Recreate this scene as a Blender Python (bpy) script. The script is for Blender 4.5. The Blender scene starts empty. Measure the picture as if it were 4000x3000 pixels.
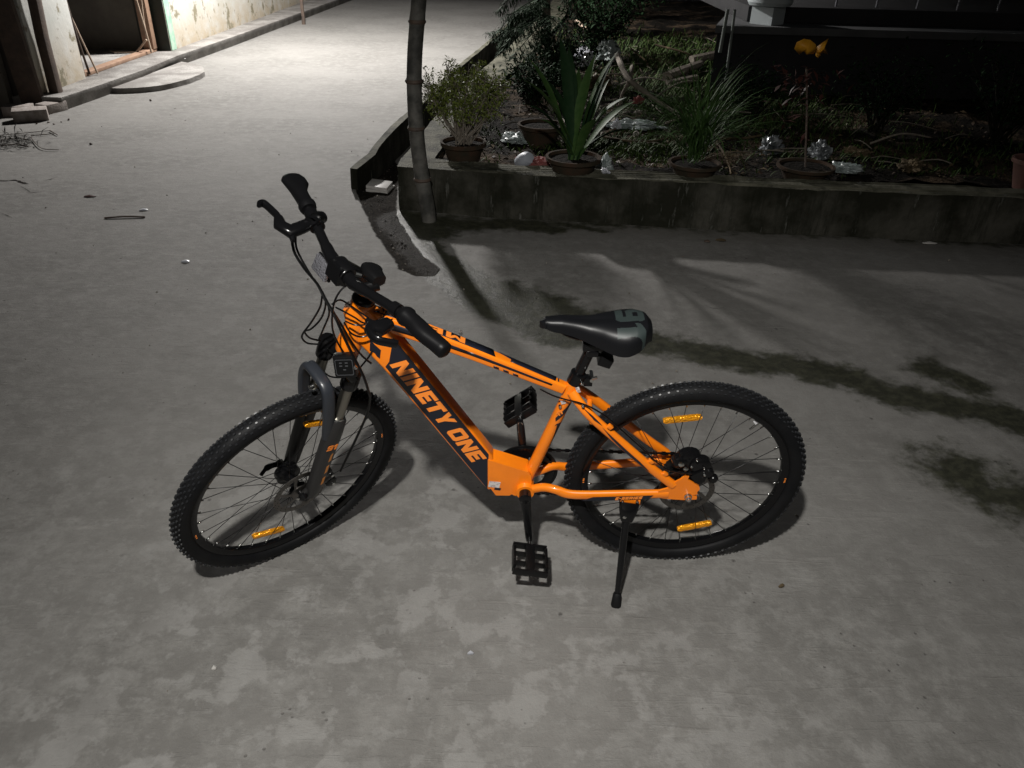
import bpy, bmesh, math, random
import numpy as np
from mathutils import Vector, Matrix, Quaternion, noise as mnoise
from mathutils.geometry import tessellate_polygon
S = bpy.context.scene
R = math.radians
random.seed(7)
# ------------------------------------------------------------------ camera
CAM_H, PITCH, ROLL, FPX = 1.72014, R(31.05066), R(1.62429), 3018.82
fw = Vector((0, math.cos(PITCH), -math.sin(PITCH))); up0 = Vector((0, math.sin(PITCH), math.cos(PITCH))); rt0 = Vector((1, 0, 0))
rt = rt0*math.cos(ROLL) + up0*math.sin(ROLL); up = -rt0*math.sin(ROLL) + up0*math.cos(ROLL)
cam = bpy.data.cameras.new('camera'); camo = bpy.data.objects.new('camera', cam); S.collection.objects.link(camo)
cam.sensor_fit = 'HORIZONTAL'; cam.sensor_width = 36; cam.lens = 36*FPX/4000; cam.clip_start = .05; cam.clip_end = 300
M = Matrix((rt, up, -fw)).transposed().to_4x4(); M.translation = Vector((0, 0, CAM_H)); camo.matrix_world = M
S.camera = camo
# ------------------------------------------------------------------ world (night sky) and lamps
W = bpy.data.worlds.new('World'); S.world = W; W.use_nodes = True
nt = W.node_tree; nt.nodes.clear()
sky = nt.nodes.new('ShaderNodeTexSky'); sky.sky_type = 'NISHITA'; sky.sun_disc = False
sky.sun_elevation = R(4); sky.sun_rotation = R(200)
hs = nt.nodes.new('ShaderNodeHueSaturation'); hs.inputs['Saturation'].default_value = .25
bg = nt.nodes.new('ShaderNodeBackground'); bg.inputs['Strength'].default_value = .012
wo = nt.nodes.new('ShaderNodeOutputWorld')
nt.links.new(sky.outputs[0], hs.inputs['Color']); nt.links.new(hs.outputs[0], bg.inputs[0]); nt.links.new(bg.outputs[0], wo.inputs[0])

def lamp(name, loc, power, rad, col):
    l = bpy.data.lights.new(name, 'POINT'); l.energy = power; l.shadow_soft_size = rad; l.color = col
    o = bpy.data.objects.new(name, l); o.location = loc; S.collection.objects.link(o); return o
# shaded porch lamp just behind and above the viewer (its dish cuts the light off a few metres out)
pl_ = bpy.data.lights.new('porch_lamp_light', 'SPOT'); pl_.energy = 500; pl_.shadow_soft_size = .05; pl_.color = (1, .975, .93); pl_.spot_size = R(89); pl_.spot_blend = 1.0
po_ = bpy.data.objects.new('porch_lamp_light', pl_); po_.location = (-.32, -.18, 2.9); po_.rotation_euler = (R(40), 0, R(-9)); S.collection.objects.link(po_)
# yard lamp with a downward reflector on the far left
yl_ = bpy.data.lights.new('yard_lamp_light', 'SPOT'); yl_.energy = 2450; yl_.shadow_soft_size = .16; yl_.color = (1, .965, .935); yl_.spot_size = R(147); yl_.spot_blend = .20
yo_ = bpy.data.objects.new('yard_lamp_light', yl_); yo_.location = (-3.0, 11.6, 3.7); S.collection.objects.link(yo_)
S.view_settings.view_transform = 'Standard'; S.view_settings.look = 'None'; S.view_settings.gamma = 1
S.view_settings.exposure = 0; S.view_settings.use_curve_mapping = False
S.render.engine = 'CYCLES'
S.cycles.max_bounces = 5; S.cycles.sample_clamp_indirect = 4; S.cycles.use_denoising = True

# ------------------------------------------------------------------ helpers
def ray(u, v): return fw + rt*((u-2000)/FPX) - up*((v-1500)/FPX)
CAM = Vector((0, 0, CAM_H))
def G(u, v, z=0.):
    d = ray(u, v); return CAM + d*((z-CAM_H)/d.z)
def PY(u, v, y):
    d = ray(u, v); return CAM + d*(y/d.y)

def link(o): S.collection.objects.link(o)
def tag(o, label=None, cat=None, group=None, kind=None):
    if label: o['label'] = label
    if cat: o['category'] = cat
    if group: o['group'] = group
    if kind: o['kind'] = kind
    return o
def empty(name, loc=(0, 0, 0), rz=0):
    o = bpy.data.objects.new(name, None); o.location = loc; o.rotation_euler = (0, 0, rz); o.empty_display_size = .1; link(o); return o
def mob(name, me, mat=None, parent=None, M=None):
    o = bpy.data.objects.new(name, me); link(o)
    if mat and not me.materials:
        for m in (mat if isinstance(mat, (list, tuple)) else [mat]): me.materials.append(m)
    if parent: o.parent = parent
    if M is not None: o.matrix_basis = M
    return o
class MB:
    """collects faces for one mesh"""
    def __init__(s): s.v = []; s.f = []; s.m = []; s.sm = []
    def add(s, vs, fs, mi=0, smooth=True):
        b = len(s.v); s.v += [tuple(x) for x in vs]; s.f += [tuple(b+i for i in f) for f in fs]; s.m += [mi]*len(fs); s.sm += [smooth]*len(fs)
        return s
    def mesh(s, name):
        me = bpy.data.meshes.new(name); me.from_pydata(s.v, [], s.f); me.polygons.foreach_set('material_index', s.m); me.polygons.foreach_set('use_smooth', s.sm)
        me.update(); return me
    def build(s, name, mat, parent=None, M=None, sharp=40, bevel=0):
        me = s.mesh(name)
        if bevel:
            bm = bmesh.new(); bm.from_mesh(me)
            es = [e for e in bm.edges if len(e.link_faces) == 2 and e.calc_face_angle(0) > R(35)]
            bmesh.ops.bevel(bm, geom=es, offset=bevel, segments=2, affect='EDGES', profile=.6, clamp_overlap=True)
            for f in bm.faces: f.smooth = True
            bm.to_mesh(me); bm.free()
        try: me.set_sharp_from_angle(angle=R(sharp))
        except Exception: pass
        return mob(name, me, mat, parent, M)
    def box(s, c, d, rot=None, mi=0):
        c = Vector(c); h = Vector(d)/2
        vs = [Vector((x*h.x, y*h.y, z*h.z)) for x in (-1, 1) for y in (-1, 1) for z in (-1, 1)]
        if rot is not None: vs = [rot @ v for v in vs]
        vs = [v+c for v in vs]
        return s.add(vs, [(0, 1, 3, 2), (4, 6, 7, 5), (0, 4, 5, 1), (2, 3, 7, 6), (0, 2, 6, 4), (1, 5, 7, 3)], mi, True)
    def sweep(s, pts, rad, n=12, upv=None, p=2., mi=0, cap=True, off=None):
        """superelliptic tube; rad: number, list, or list of (a,b): a across upv, b along upv"""
        pts = [Vector(q) for q in pts]; N = len(pts)
        if not isinstance(rad, (list, tuple)): rad = [rad]*N
        rad = [(r, r) if not isinstance(r, (tuple, list)) else r for r in rad]
        T = []
        for i in range(N):
            a = pts[max(i-1, 0)]; b = pts[min(i+1, N-1)]; t = (b-a); t = t.normalized() if t.length > 1e-9 else Vector((0, 0, 1)); T.append(t)
        if upv is None:
            u0 = Vector((0, 0, 1)) if abs(T[0].z) < .9 else Vector((0, 1, 0))
        else: u0 = Vector(upv)
        vs = []; prev = None
        for i in range(N):
            t = T[i]; ref = u0 if (prev is None or upv is not None) else prev
            b = ref - t*ref.dot(t)
            if b.length < 1e-6: b = t.orthogonal()
            b.normalize(); a = t.cross(b); prev = b
            for k in range(n):
                th = 2*math.pi*k/n; c_, s_ = math.cos(th), math.sin(th)
                x = math.copysign(abs(c_)**(2/p), c_)*rad[i][0]; y = math.copysign(abs(s_)**(2/p), s_)*rad[i][1]
                vs.append(pts[i]+a*x+b*y)
        fs = []
        for i in range(N-1):
            for k in range(n):
                k2 = (k+1) % n; fs.append((i*n+k, i*n+k2, (i+1)*n+k2, (i+1)*n+k))
        if cap: fs.append(tuple(range(n-1, -1, -1))); fs.append(tuple((N-1)*n+k for k in range(n)))
        return s.add(vs, fs, mi)
    def lathe(s, prof, n=32, axis='Z', c=(0, 0, 0), mi=0, closed=False, smooth=True):
        """prof list of (r,h)"""
        c = Vector(c); vs = []; N = len(prof)
        for r, h in prof:
            for k in range(n):
                a = 2*math.pi*k/n; x, y = r*math.cos(a), r*math.sin(a)
                v = {'Z': (x, y, h), 'Y': (x, h, y), 'X': (h, x, y)}[axis]; vs.append(Vector(v)+c)
        fs = []
        for i in range(N if closed else N-1):
            j = (i+1) % N
            for k in range(n):
                k2 = (k+1) % n
                f = (i*n+k, i*n+k2, j*n+k2, j*n+k); fs.append(f if axis != 'Y' else f[::-1])
        if not closed:
            fs.append(tuple(range(n))); fs.append(tuple((N-1)*n+k for k in range(n))[::-1])
        return s.add(vs, fs, mi, smooth)
    def poly(s, loops, fmap, mi=0, thick=None):
        """flat polygon with holes, loops of (a,b); fmap(a,b)->3D"""
        tris = tessellate_polygon([[Vector((a, b, 0)) for a, b in L] for L in loops])
        flat = [q for L in loops for q in L]
        vs = [Vector(fmap(a, b)) for a, b in flat]; fs = []
        for t in tris:
            a, b, c = (flat[i] for i in t)
            cr = (b[0]-a[0])*(c[1]-a[1])-(b[1]-a[1])*(c[0]-a[0])
            if abs(cr) < 1e-12: continue
            fs.append(tuple(t) if cr > 0 else tuple(t[::-1]))
        s.add(vs, fs, mi, False)
        if thick is not None:
            o = Vector(thick); n = len(vs); 
            s.add([v+o for v in vs], [f[::-1] for f in fs], mi, False)
            b = 0
            for L in loops:
                k = len(L); q = [vs[b+i] for i in range(k)]; q2 = [v+o for v in q]
                s.add(q+q2, [(i, (i+1) % k, k+(i+1) % k, k+i) for i in range(k)], mi, False); b += k
        return s
def smoothpath(P, n=8):
    P = [Vector(q) for q in P]; out = []
    for i in range(len(P)-1):
        p0 = P[max(i-1, 0)]; p1 = P[i]; p2 = P[i+1]; p3 = P[min(i+2, len(P)-1)]
        for k in range(n):
            t = k/n
            out.append(.5*((2*p1)+(p2-p0)*t+(2*p0-5*p1+4*p2-p3)*t*t+(3*p1-p0-3*p2+p3)*t**3))
    out.append(P[-1]); return out

# ------------------------------------------------------------------ materials
def mat(name, col, rough=.5, metal=0., coat=0., spec=.5, nz=None, bump=None, col2=None, fac_lo=.35, fac_hi=.65, emis=None, alpha=None, trans=0., sheen=0, subs=0):
    m = bpy.data.materials.new(name); m.use_nodes = True; N = m.node_tree.nodes; L = m.node_tree.links; b = N['Principled BSDF']
    b.inputs['Base Color'].default_value = (*col, 1); b.inputs['Roughness'].default_value = rough; b.inputs['Metallic'].default_value = metal
    b.inputs['Coat Weight'].default_value = coat; b.inputs['Coat Roughness'].default_value = .08; b.inputs['Specular IOR Level'].default_value = spec
    b.inputs['Transmission Weight'].default_value = trans
    tc = N.new('ShaderNodeTexCoord')
    if col2 is not None:
        t = N.new('ShaderNodeTexNoise'); t.inputs['Scale'].default_value = nz or 8; t.inputs['Detail'].default_value = 7; t.inputs['Roughness'].default_value = .62
        L.new(tc.outputs['Object'], t.inputs['Vector'])
        mr = N.new('ShaderNodeMapRange'); mr.inputs[1].default_value = fac_lo; mr.inputs[2].default_value = fac_hi; L.new(t.outputs[0], mr.inputs[0])
        mx = N.new('ShaderNodeMix'); mx.data_type = 'RGBA'; mx.inputs[6].default_value = (*col, 1); mx.inputs[7].default_value = (*col2, 1)
        L.new(mr.outputs[0], mx.inputs[0]); L.new(mx.outputs[2], b.inputs['Base Color'])
    if bump:
        t2 = N.new('ShaderNodeTexNoise'); t2.inputs['Scale'].default_value = bump[0]; t2.inputs['Detail'].default_value = 6; L.new(tc.outputs['Object'], t2.inputs['Vector'])
        bn = N.new('ShaderNodeBump'); bn.inputs['Strength'].default_value = bump[1]; bn.inputs['Distance'].default_value = bump[2]; L.new(t2.outputs[0], bn.inputs['Height']); L.new(bn.outputs[0], b.inputs['Normal'])
    return m
ORANGE = mat('orange_paint', (.95, .235, .004), .36, coat=.6, col2=(.84, .20, .006), nz=12, bump=(25, .12, .001))
ORANGE_DEC = mat('orange_decal', (.93, .26, .03), .35, coat=.3)
NAVY = mat('dark_navy_decal', (.008, .0095, .017), .38, coat=.12)
BLACK = mat('black_paint', (.0045, .0045, .005), .22, spec=.35)
BLACKP = mat('black_plastic', (.005, .005, .0053), .34, spec=.25, bump=(400, .1, .0006))
RUBBER = mat('tyre_rubber', (.0055, .0058, .0066), .55, spec=.12, col2=(.010, .010, .0105), nz=11, bump=(300, .15, .0006))
KNOBM = mat('tread_rubber', (.017, .018, .020), .38, spec=.35, bump=(200, .2, .0006))
GRIPM = mat('grip_rubber', (.005, .005, .0055), .42, spec=.16, bump=(500, .25, .0006))
FORKG = mat('dark_grey_fork_paint', (.022, .025, .031), .36, coat=.05)
FORKL = mat('dark_fork_lower_paint', (.016, .0155, .0155), .42, coat=.08)
STEEL = mat('bright_steel', (.62, .62, .60), .22, metal=1)
STANCH = mat('worn_stanchion_metal', (.30, .285, .25), .36, metal=1)
ROTOR = mat('brake_rotor_steel', (.16, .15, .14), .4, metal=1)
RIMB = mat('black_rim', (.004, .004, .0045), .22, spec=.3)
SPOKEM = mat('black_spoke', (.012, .012, .013), .35, metal=.3)
SADM = mat('saddle_vinyl', (.0055, .0058, .0070), .40, spec=.30, bump=(600, .12, .0004))
SADG = mat('saddle_grey_green_print', (.024, .034, .033), .5, bump=(600, .12, .0004))
WHITEST = mat('white_sticker', (.62, .58, .56), .5, col2=(.35, .3, .3), nz=120, fac_lo=.5, fac_hi=.6)
CABLE = mat('cable_housing', (.004, .004, .004), .3, spec=.3)
def reflector_mat(name, col):
    m = bpy.data.materials.new(name); m.use_nodes = True; N = m.node_tree.nodes; L = m.node_tree.links; b = N['Principled BSDF']
    b.inputs['Base Color'].default_value = (*col, 1); b.inputs['Roughness'].default_value = .2; b.inputs['Metallic'].default_value = .45; b.inputs['Coat Weight'].default_value = .6
    tc = N.new('ShaderNodeTexCoord'); v = N.new('ShaderNodeTexVoronoi'); v.inputs['Scale'].default_value = 260; L.new(tc.outputs['Object'], v.inputs['Vector'])
    bn = N.new('ShaderNodeBump'); bn.inputs['Strength'].default_value = .9; bn.inputs['Distance'].default_value = .003; L.new(v.outputs['Distance'], bn.inputs['Height']); L.new(bn.outputs[0], b.inputs['Normal'])
    return m
AMBER = reflector_mat('amber_reflector', (1., .40, .008))
CLEAR = reflector_mat('clear_reflector', (.20, .20, .22))
# ---- concrete ground
def ground_mat():
    m = bpy.data.materials.new('stained_concrete'); m.use_nodes = True; N = m.node_tree.nodes; L = m.node_tree.links; b = N['Principled BSDF']
    tc = N.new('ShaderNodeTexCoord')
    def nz(scale, det=6, rough=.6, vec=None, dist=0):
        t = N.new('ShaderNodeTexNoise'); t.inputs['Scale'].default_value = scale; t.inputs['Detail'].default_value = det; t.inputs['Roughness'].default_value = rough; t.inputs['Distortion'].default_value = dist
        L.new(vec or tc.outputs['Object'], t.inputs['Vector']); return t.outputs[0]
    def mr(x, a, b_, c=0, d=1):
        t = N.new('ShaderNodeMapRange'); t.interpolation_type = 'SMOOTHSTEP'; t.inputs[1].default_value = a; t.inputs[2].default_value = b_; t.inputs[3].default_value = c; t.inputs[4].default_value = d; L.new(x, t.inputs[0]); return t.outputs[0]
    def mth(op, x, y):
        t = N.new('ShaderNodeMath'); t.operation = op
        for i, q in enumerate((x, y)):
            if isinstance(q, (int, float)): t.inputs[i].default_value = q
            else: L.new(q, t.inputs[i])
        return t.outputs[0]
    def mix(f, a, c):
        t = N.new('ShaderNodeMix'); t.data_type = 'RGBA'
        if isinstance(f, float): t.inputs[0].default_value = f
        else: L.new(f, t.inputs[0])
        for i, q in ((6, a), (7, c)):
            if isinstance(q, tuple): t.inputs[i].default_value = (*q, 1)
            else: L.new(q, t.inputs[i])
        return t.outputs[2]
    def att(n):
        a = N.new('ShaderNodeAttribute'); a.attribute_name = n; return a.outputs['Fac']
    base = mix(mr(nz(1.1, 5), .3, .7), (.138, .133, .124), (.190, .184, .173))
    base = mix(mr(nz(11, 9, .75), .42, .66), base, (.205, .20, .188))
    base = mix(mth('MULTIPLY', mr(nz(38, 8, .8), .5, .68), .28), base, (.10, .096, .088))
    # trowel streaks
    mp = N.new('ShaderNodeMapping'); mp.inputs['Rotation'].default_value = (0, 0, R(-62)); mp.inputs['Scale'].default_value = (3, 22, 1); L.new(tc.outputs['Object'], mp.inputs['Vector'])
    st = mr(nz(1.6, 6, .62, mp.outputs[0], 1.2), .52, .74)
    base = mix(mth('MULTIPLY', mth('MULTIPLY', st, .35), mr(nz(.5, 3), .42, .6)), base, (.29, .28, .262))
    # pale laitance blotches
    bl = mth('MULTIPLY', mr(nz(6.2, 9, .62, None, .12), .52, .585), mr(nz(.9, 3), .34, .5))
    base = mix(mth('MULTIPLY', mth('MULTIPLY', bl, att('worn')), .54), base, (.275, .27, .258))
    bl2 = mr(nz(15, 9, .62, None, .15), .55, .62)
    base = mix(mth('MULTIPLY', mth('MULTIPLY', bl2, att('worn')), .42), base, (.25, .246, .235))
    # small dark specks
    v = N.new('ShaderNodeTexVoronoi'); v.inputs['Scale'].default_value = 7; v.inputs['Randomness'].default_value = 1; L.new(tc.outputs['Object'], v.inputs['Vector'])
    sp = mth('MULTIPLY', mr(mth('ADD', v.outputs['Distance'], mth('MULTIPLY', nz(60, 3), .06)), .045, .10, 1, 0), mr(nz(1.7, 2), .46, .52))
    base = mix(mth('MULTIPLY', sp, .75), base, (.055, .050, .047))
    v2 = N.new('ShaderNodeTexVoronoi'); v2.inputs['Scale'].default_value = 26; L.new(tc.outputs['Object'], v2.inputs['Vector'])
    sp2 = mth('MULTIPLY', mr(v2.outputs['Distance'], .06, .13, 1, 0), mr(nz(3.1, 2), .54, .6))
    base = mix(mth('MULTIPLY', sp2, .55), base, (.07, .065, .06))
    # grime, darkening to the right, soil and moss from painted maps (own shapes)
    n1 = nz(7, 9, .7); n2 = nz(22, 8, .7)
    edge = mth('ADD', mth('MULTIPLY', mth('SUBTRACT', n1, .5), 1.5), mth('MULTIPLY', mth('SUBTRACT', n2, .5), .35))
    gr = mr(mth('ADD', att('grime_dark'), mth('MULTIPLY', edge, .5)), .2, .9)
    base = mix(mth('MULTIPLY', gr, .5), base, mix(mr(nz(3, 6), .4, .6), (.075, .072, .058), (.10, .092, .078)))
    ms = mr(mth('ADD', att('moss'), edge), .28, .72)
    base = mix(mth('MULTIPLY', ms, .92), base, mix(mr(n2, .4, .65), (.018, .019, .011), (.042, .043, .026)))
    so = mr(mth('ADD', att('soil'), mth('MULTIPLY', edge, .5)), .42, .58)
    base = mix(so, base, mix(mr(nz(45, 6, .7), .35, .7), (.009, .0075, .006), (.034, .028, .022)))
    L.new(base, b.inputs['Base Color'])
    ro = mix(ms, (.82,)*3, (.48,)*3); L.new(ro, b.inputs['Roughness']); L.new(mix(so, mix(ms, (.3,)*3, (.16,)*3), (.03,)*3), b.inputs['Specular IOR Level'])
    h = mth('ADD', mth('MULTIPLY', nz(140, 5, .7), .35), mth('MULTIPLY', nz(14, 8, .65), 1.2))
    h = mth('ADD', h, mth('MULTIPLY', st, .25)); h = mth('SUBTRACT', h, mth('MULTIPLY', mth('MAXIMUM', sp, sp2), .5))
    h = mth('ADD', h, mth('MULTIPLY', mth('MULTIPLY', so, nz(60, 6, .8)), 5))
    bn = N.new('ShaderNodeBump'); bn.inputs['Strength'].default_value = .75; bn.inputs['Distance'].default_value = .006; L.new(h, bn.inputs['Height']); L.new(bn.outputs[0], b.inputs['Normal'])
    return m
# ------------------------------------------------------------------ ground sheet
def seg_d(px, py, P):
    d = np.full(px.shape, 1e9)
    for (x0, y0), (x1, y1) in zip(P[:-1], P[1:]):
        vx, vy = x1-x0, y1-y0; t = np.clip(((px-x0)*vx+(py-y0)*vy)/(vx*vx+vy*vy), 0, 1)
        d = np.minimum(d, np.hypot(px-x0-t*vx, py-y0-t*vy))
    return d
def gp(L, z=0): return [tuple(G(u, v, z)[:2]) for u, v in L]
xs = np.concatenate([np.linspace(-60, -7, 18), np.arange(-6.5, -2.5, .1), np.arange(-2.5, 4.5, .03), np.arange(4.5, 8, .2), np.linspace(8.5, 60, 18)])
ys = np.concatenate([np.linspace(-40, -.5, 14), np.arange(0, 2.8, .06), np.arange(2.8, 6.2, .03), np.arange(6.2, 12, .12), np.arange(12, 24, .6), np.linspace(25, 90, 20)])
X, Y = np.meshgrid(xs, ys)
DIRT = gp([(1372, 690), (1400, 770), (1440, 860), (1480, 935), (1530, 1000), (1560, 1050), (1620, 1078), (1700, 1078), (1722, 1050), (1650, 1000), (1600, 930), (1570, 880), (1545, 840), (1560, 640), (1480, 600)])
def inside(px, py, P):
    r = np.zeros(px.shape, bool); n = len(P)
    for i in range(n):
        x0, y0 = P[i]; x1, y1 = P[(i+1) % n]
        c = ((y0 > py) != (y1 > py)) & (px < (x1-x0)*(py-y0)/((y1-y0) if y1 != y0 else 1e-9)+x0); r ^= c
    return r
def sdf(P): 
    d = seg_d(X, Y, P+[P[0]]); return np.where(inside(X, Y, P), d, -d)
soil = np.clip(.5+sdf(DIRT)/.07, 0, 1)
c2 = lambda x, y: (1500+x*1.1302, 900+y*1.1302)
mossA = gp([c2(225, 130), c2(320, 210), c2(430, 285), c2(540, 300), c2(700, 345), c2(860, 378), c2(1050, 410), c2(1250, 448), c2(1450, 470), c2(1600, 505), c2(1750, 560), c2(1900, 590), c2(2050, 620), c2(2300, 690)])
mossB = gp([c2(430, 200), c2(520, 235), c2(600, 262), c2(690, 300)])
mossC = gp([c2(1880, 470), c2(1960, 500), c2(2030, 530)])
mossD = gp([c2(1990, 830), c2(2110, 900), c2(2260, 960)])
mossE = gp([(2170, 870), (2260, 880), (2350, 900)]); mossF = gp([(1640, 850), (1800, 880), (2000, 870), (2150, 885)])
def band(P, w, s=1.): return s*np.clip(1-seg_d(X, Y, P)/w, 0, 1)
moss = np.maximum.reduce([band(gp([(1760, 1050), (1880, 1160), (2050, 1235), (2200, 1300)]), .24, 1.7), band(mossA, .23), band(mossB, .24), band(mossC, .2, .9), band(mossD, .34, .85), band(mossE, .12, .8), band(mossF, .22, 1.), band(gp([(1550, 850), (1590, 905), (1660, 990), (1735, 1055)]), .20, 1.6), band(gp([(1620, 850), (1700, 905)]), .28, 1.1), .62*np.clip(1-seg_d(X, Y, gp([(1560, 835), (2300, 870), (3990, 955)]))/.16, 0, 1), band(gp([(1560, 830), (1640, 900), (1720, 990)]), .1, .9)])
apron = gp([(1560, 830), (1740, 1040), (1900, 1190), (2140, 1240), (2800, 1400), (3300, 1530), (4100, 1700), (4600, 1500), (4300, 940)])
grime_dark = np.clip(.5+sdf(apron)/.5, 0, 1)*.3
grime_dark = np.maximum(grime_dark, np.clip(1-seg_d(X, Y, gp([(1560, 835), (2300, 870), (3990, 955)]))/.45, 0, 1))
grime_dark = np.maximum(grime_dark, .55*np.clip((X-1.2)/2.5, 0, 1))  # plus a plain darkening that grows towards the right
rng = np.random.RandomState(3)
Z = np.zeros_like(X)
for i in range(X.shape[0]):
    for j in range(X.shape[1]):
        if soil[i, j] > .3:
            x, y = X[i, j], Y[i, j]
            Z[i, j] = (soil[i, j]-.3)*.7*(-.006 + .022*mnoise.noise((x*9, y*9, 0)) + .010*mnoise.noise((x*28, y*28, 3)))
# slab beyond the mossy joint sits a few mm lower
ap = sdf(apron); Z += np.where(soil > .3, 0, -.006*np.clip(.5+ap/.03, 0, 1))
# shallow chipped edge of the old slab at far left
ny, nx = X.shape
vv = np.stack([X.ravel(), Y.ravel(), Z.ravel()], 1)
idx = np.arange(nx*ny).reshape(ny, nx)
ff = np.stack([idx[:-1, :-1].ravel(), idx[:-1, 1:].ravel(), idx[1:, 1:].ravel(), idx[1:, :-1].ravel()], 1)
me = bpy.data.meshes.new('ground'); me.from_pydata(vv.tolist(), [], ff.tolist()); me.update()
worn = np.clip(1.5-np.hypot((X+.45)/1.35, (Y-1.3)/1.25), .14, 1)
worn = np.maximum(worn, .8*np.clip(1.2-np.hypot((X+.8)/.9, (Y-3.4)/1.0), 0, 1)); worn = np.maximum(worn*(1-.85*inside(X, Y, apron)), .75*band(gp([(1980, 1030), (2200, 1060), (2450, 1060)]), .45))
for nm, arr in (('worn', worn), ('moss', moss), ('grime_dark', grime_dark), ('soil', soil)):
    a = me.attributes.new(nm, 'FLOAT', 'POINT'); a.data.foreach_set('value', arr.ravel().astype(np.float32))
me.polygons.foreach_set('use_smooth', [True]*len(me.polygons))
tag(mob('ground', me, ground_mat()), kind='structure')

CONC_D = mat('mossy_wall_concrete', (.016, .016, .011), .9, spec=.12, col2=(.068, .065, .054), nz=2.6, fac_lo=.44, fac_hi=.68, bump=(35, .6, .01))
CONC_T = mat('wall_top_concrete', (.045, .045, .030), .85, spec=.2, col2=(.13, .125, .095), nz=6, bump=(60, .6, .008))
CONC_L = mat('pale_concrete', (.15, .14, .13), .85, col2=(.26, .25, .235), nz=3, fac_lo=.42, fac_hi=.6, bump=(40, .7, .012))
SOIL = mat('garden_soil', (.008, .0065, .005), .95, spec=.1, col2=(.085, .060, .040), nz=2.2, fac_lo=.5, fac_hi=.66, bump=(30, .9, .03))
BRICKM = mat('rough_brick', (.20, .17, .15), .9, col2=(.32, .29, .27), nz=20, bump=(60, .7, .006))
TERRA = mat('terracotta', (.048, .028, .018), .9, spec=.15, col2=(.028, .024, .016), nz=14, bump=(60, .5, .005))
WOODD = mat('dark_timber', (.050, .035, .028), .7, col2=(.09, .062, .045), nz=12, bump=(60, .5, .004))
WOODB = mat('brown_timber', (.20, .12, .08), .65, col2=(.28, .18, .12), nz=12, bump=(60, .5, .003))
BARK = mat('weathered_branch', (.14, .12, .095), .85, col2=(.23, .20, .165), nz=25, bump=(90, .7, .004))
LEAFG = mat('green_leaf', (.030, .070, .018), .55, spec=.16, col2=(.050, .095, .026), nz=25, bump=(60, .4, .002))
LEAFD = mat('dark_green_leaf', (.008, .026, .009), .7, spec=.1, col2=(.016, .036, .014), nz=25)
LEAFY = mat('olive_bush_leaf', (.10, .14, .022), .55, spec=.2, col2=(.17, .20, .045), nz=40)
GRASSM = mat('ground_cover_green', (.022, .045, .010), .7, spec=.15, col2=(.048, .075, .018), nz=5)
DRYM = mat('dry_leaf', (.13, .095, .055), .8, spec=.15, col2=(.035, .028, .018), nz=6)
YELLOW = mat('yellow_croton_leaf', (.62, .30, .012), .5, col2=(.45, .20, .01), nz=18)
REDL = mat('dark_red_leaf', (.035, .010, .008), .5, col2=(.06, .018, .012), nz=18)
PLASW = mat('white_plastic_film', (.55, .56, .61), .32, col2=(.25, .26, .28), nz=9, coat=.2)
PLASS = mat('silver_wrapper', (.10, .11, .115), .3, metal=.3, col2=(.34, .36, .38), nz=9, fac_lo=.5, fac_hi=.6)
PLASG = mat('grey_green_plastic_film', (.17, .21, .20), .35, col2=(.30, .33, .33), nz=14)
PINK = mat('faded_pink_cloth', (.22, .055, .05), .8, col2=(.15, .05, .045), nz=20)
TILEM = mat('pale_ceramic_tile', (.50, .49, .47), .35, col2=(.42, .40, .38), nz=8)

def streaky(m, sc=(5, 5, .7)):
    N = m.node_tree.nodes; L = m.node_tree.links; b = N['Principled BSDF']; src = b.inputs['Base Color'].links[0].from_socket
    tc = N.new('ShaderNodeTexCoord'); mp = N.new('ShaderNodeMapping'); mp.inputs['Scale'].default_value = sc; L.new(tc.outputs['Object'], mp.inputs['Vector'])
    for s_, lo, hi, c in ((1.3, .5, .62, (.008, .009, .005, 1)), (2.6, .60, .68, (.15, .15, .135, 1))):
        t = N.new('ShaderNodeTexNoise'); t.inputs['Scale'].default_value = s_; t.inputs['Detail'].default_value = 9; t.inputs['Roughness'].default_value = .72; L.new(mp.outputs[0], t.inputs['Vector'])
        r = N.new('ShaderNodeMapRange'); r.inputs[1].default_value = lo; r.inputs[2].default_value = hi; r.inputs[4].default_value = .75; L.new(t.outputs[0], r.inputs[0])
        x = N.new('ShaderNodeMix'); x.data_type = 'RGBA'; L.new(r.outputs[0], x.inputs[0]); L.new(src, x.inputs[6]); x.inputs[7].default_value = c; src = x.outputs[2]
    L.new(src, b.inputs['Base Color'])
streaky(CONC_D); streaky(CONC_T, (4, 4, 4))
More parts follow.
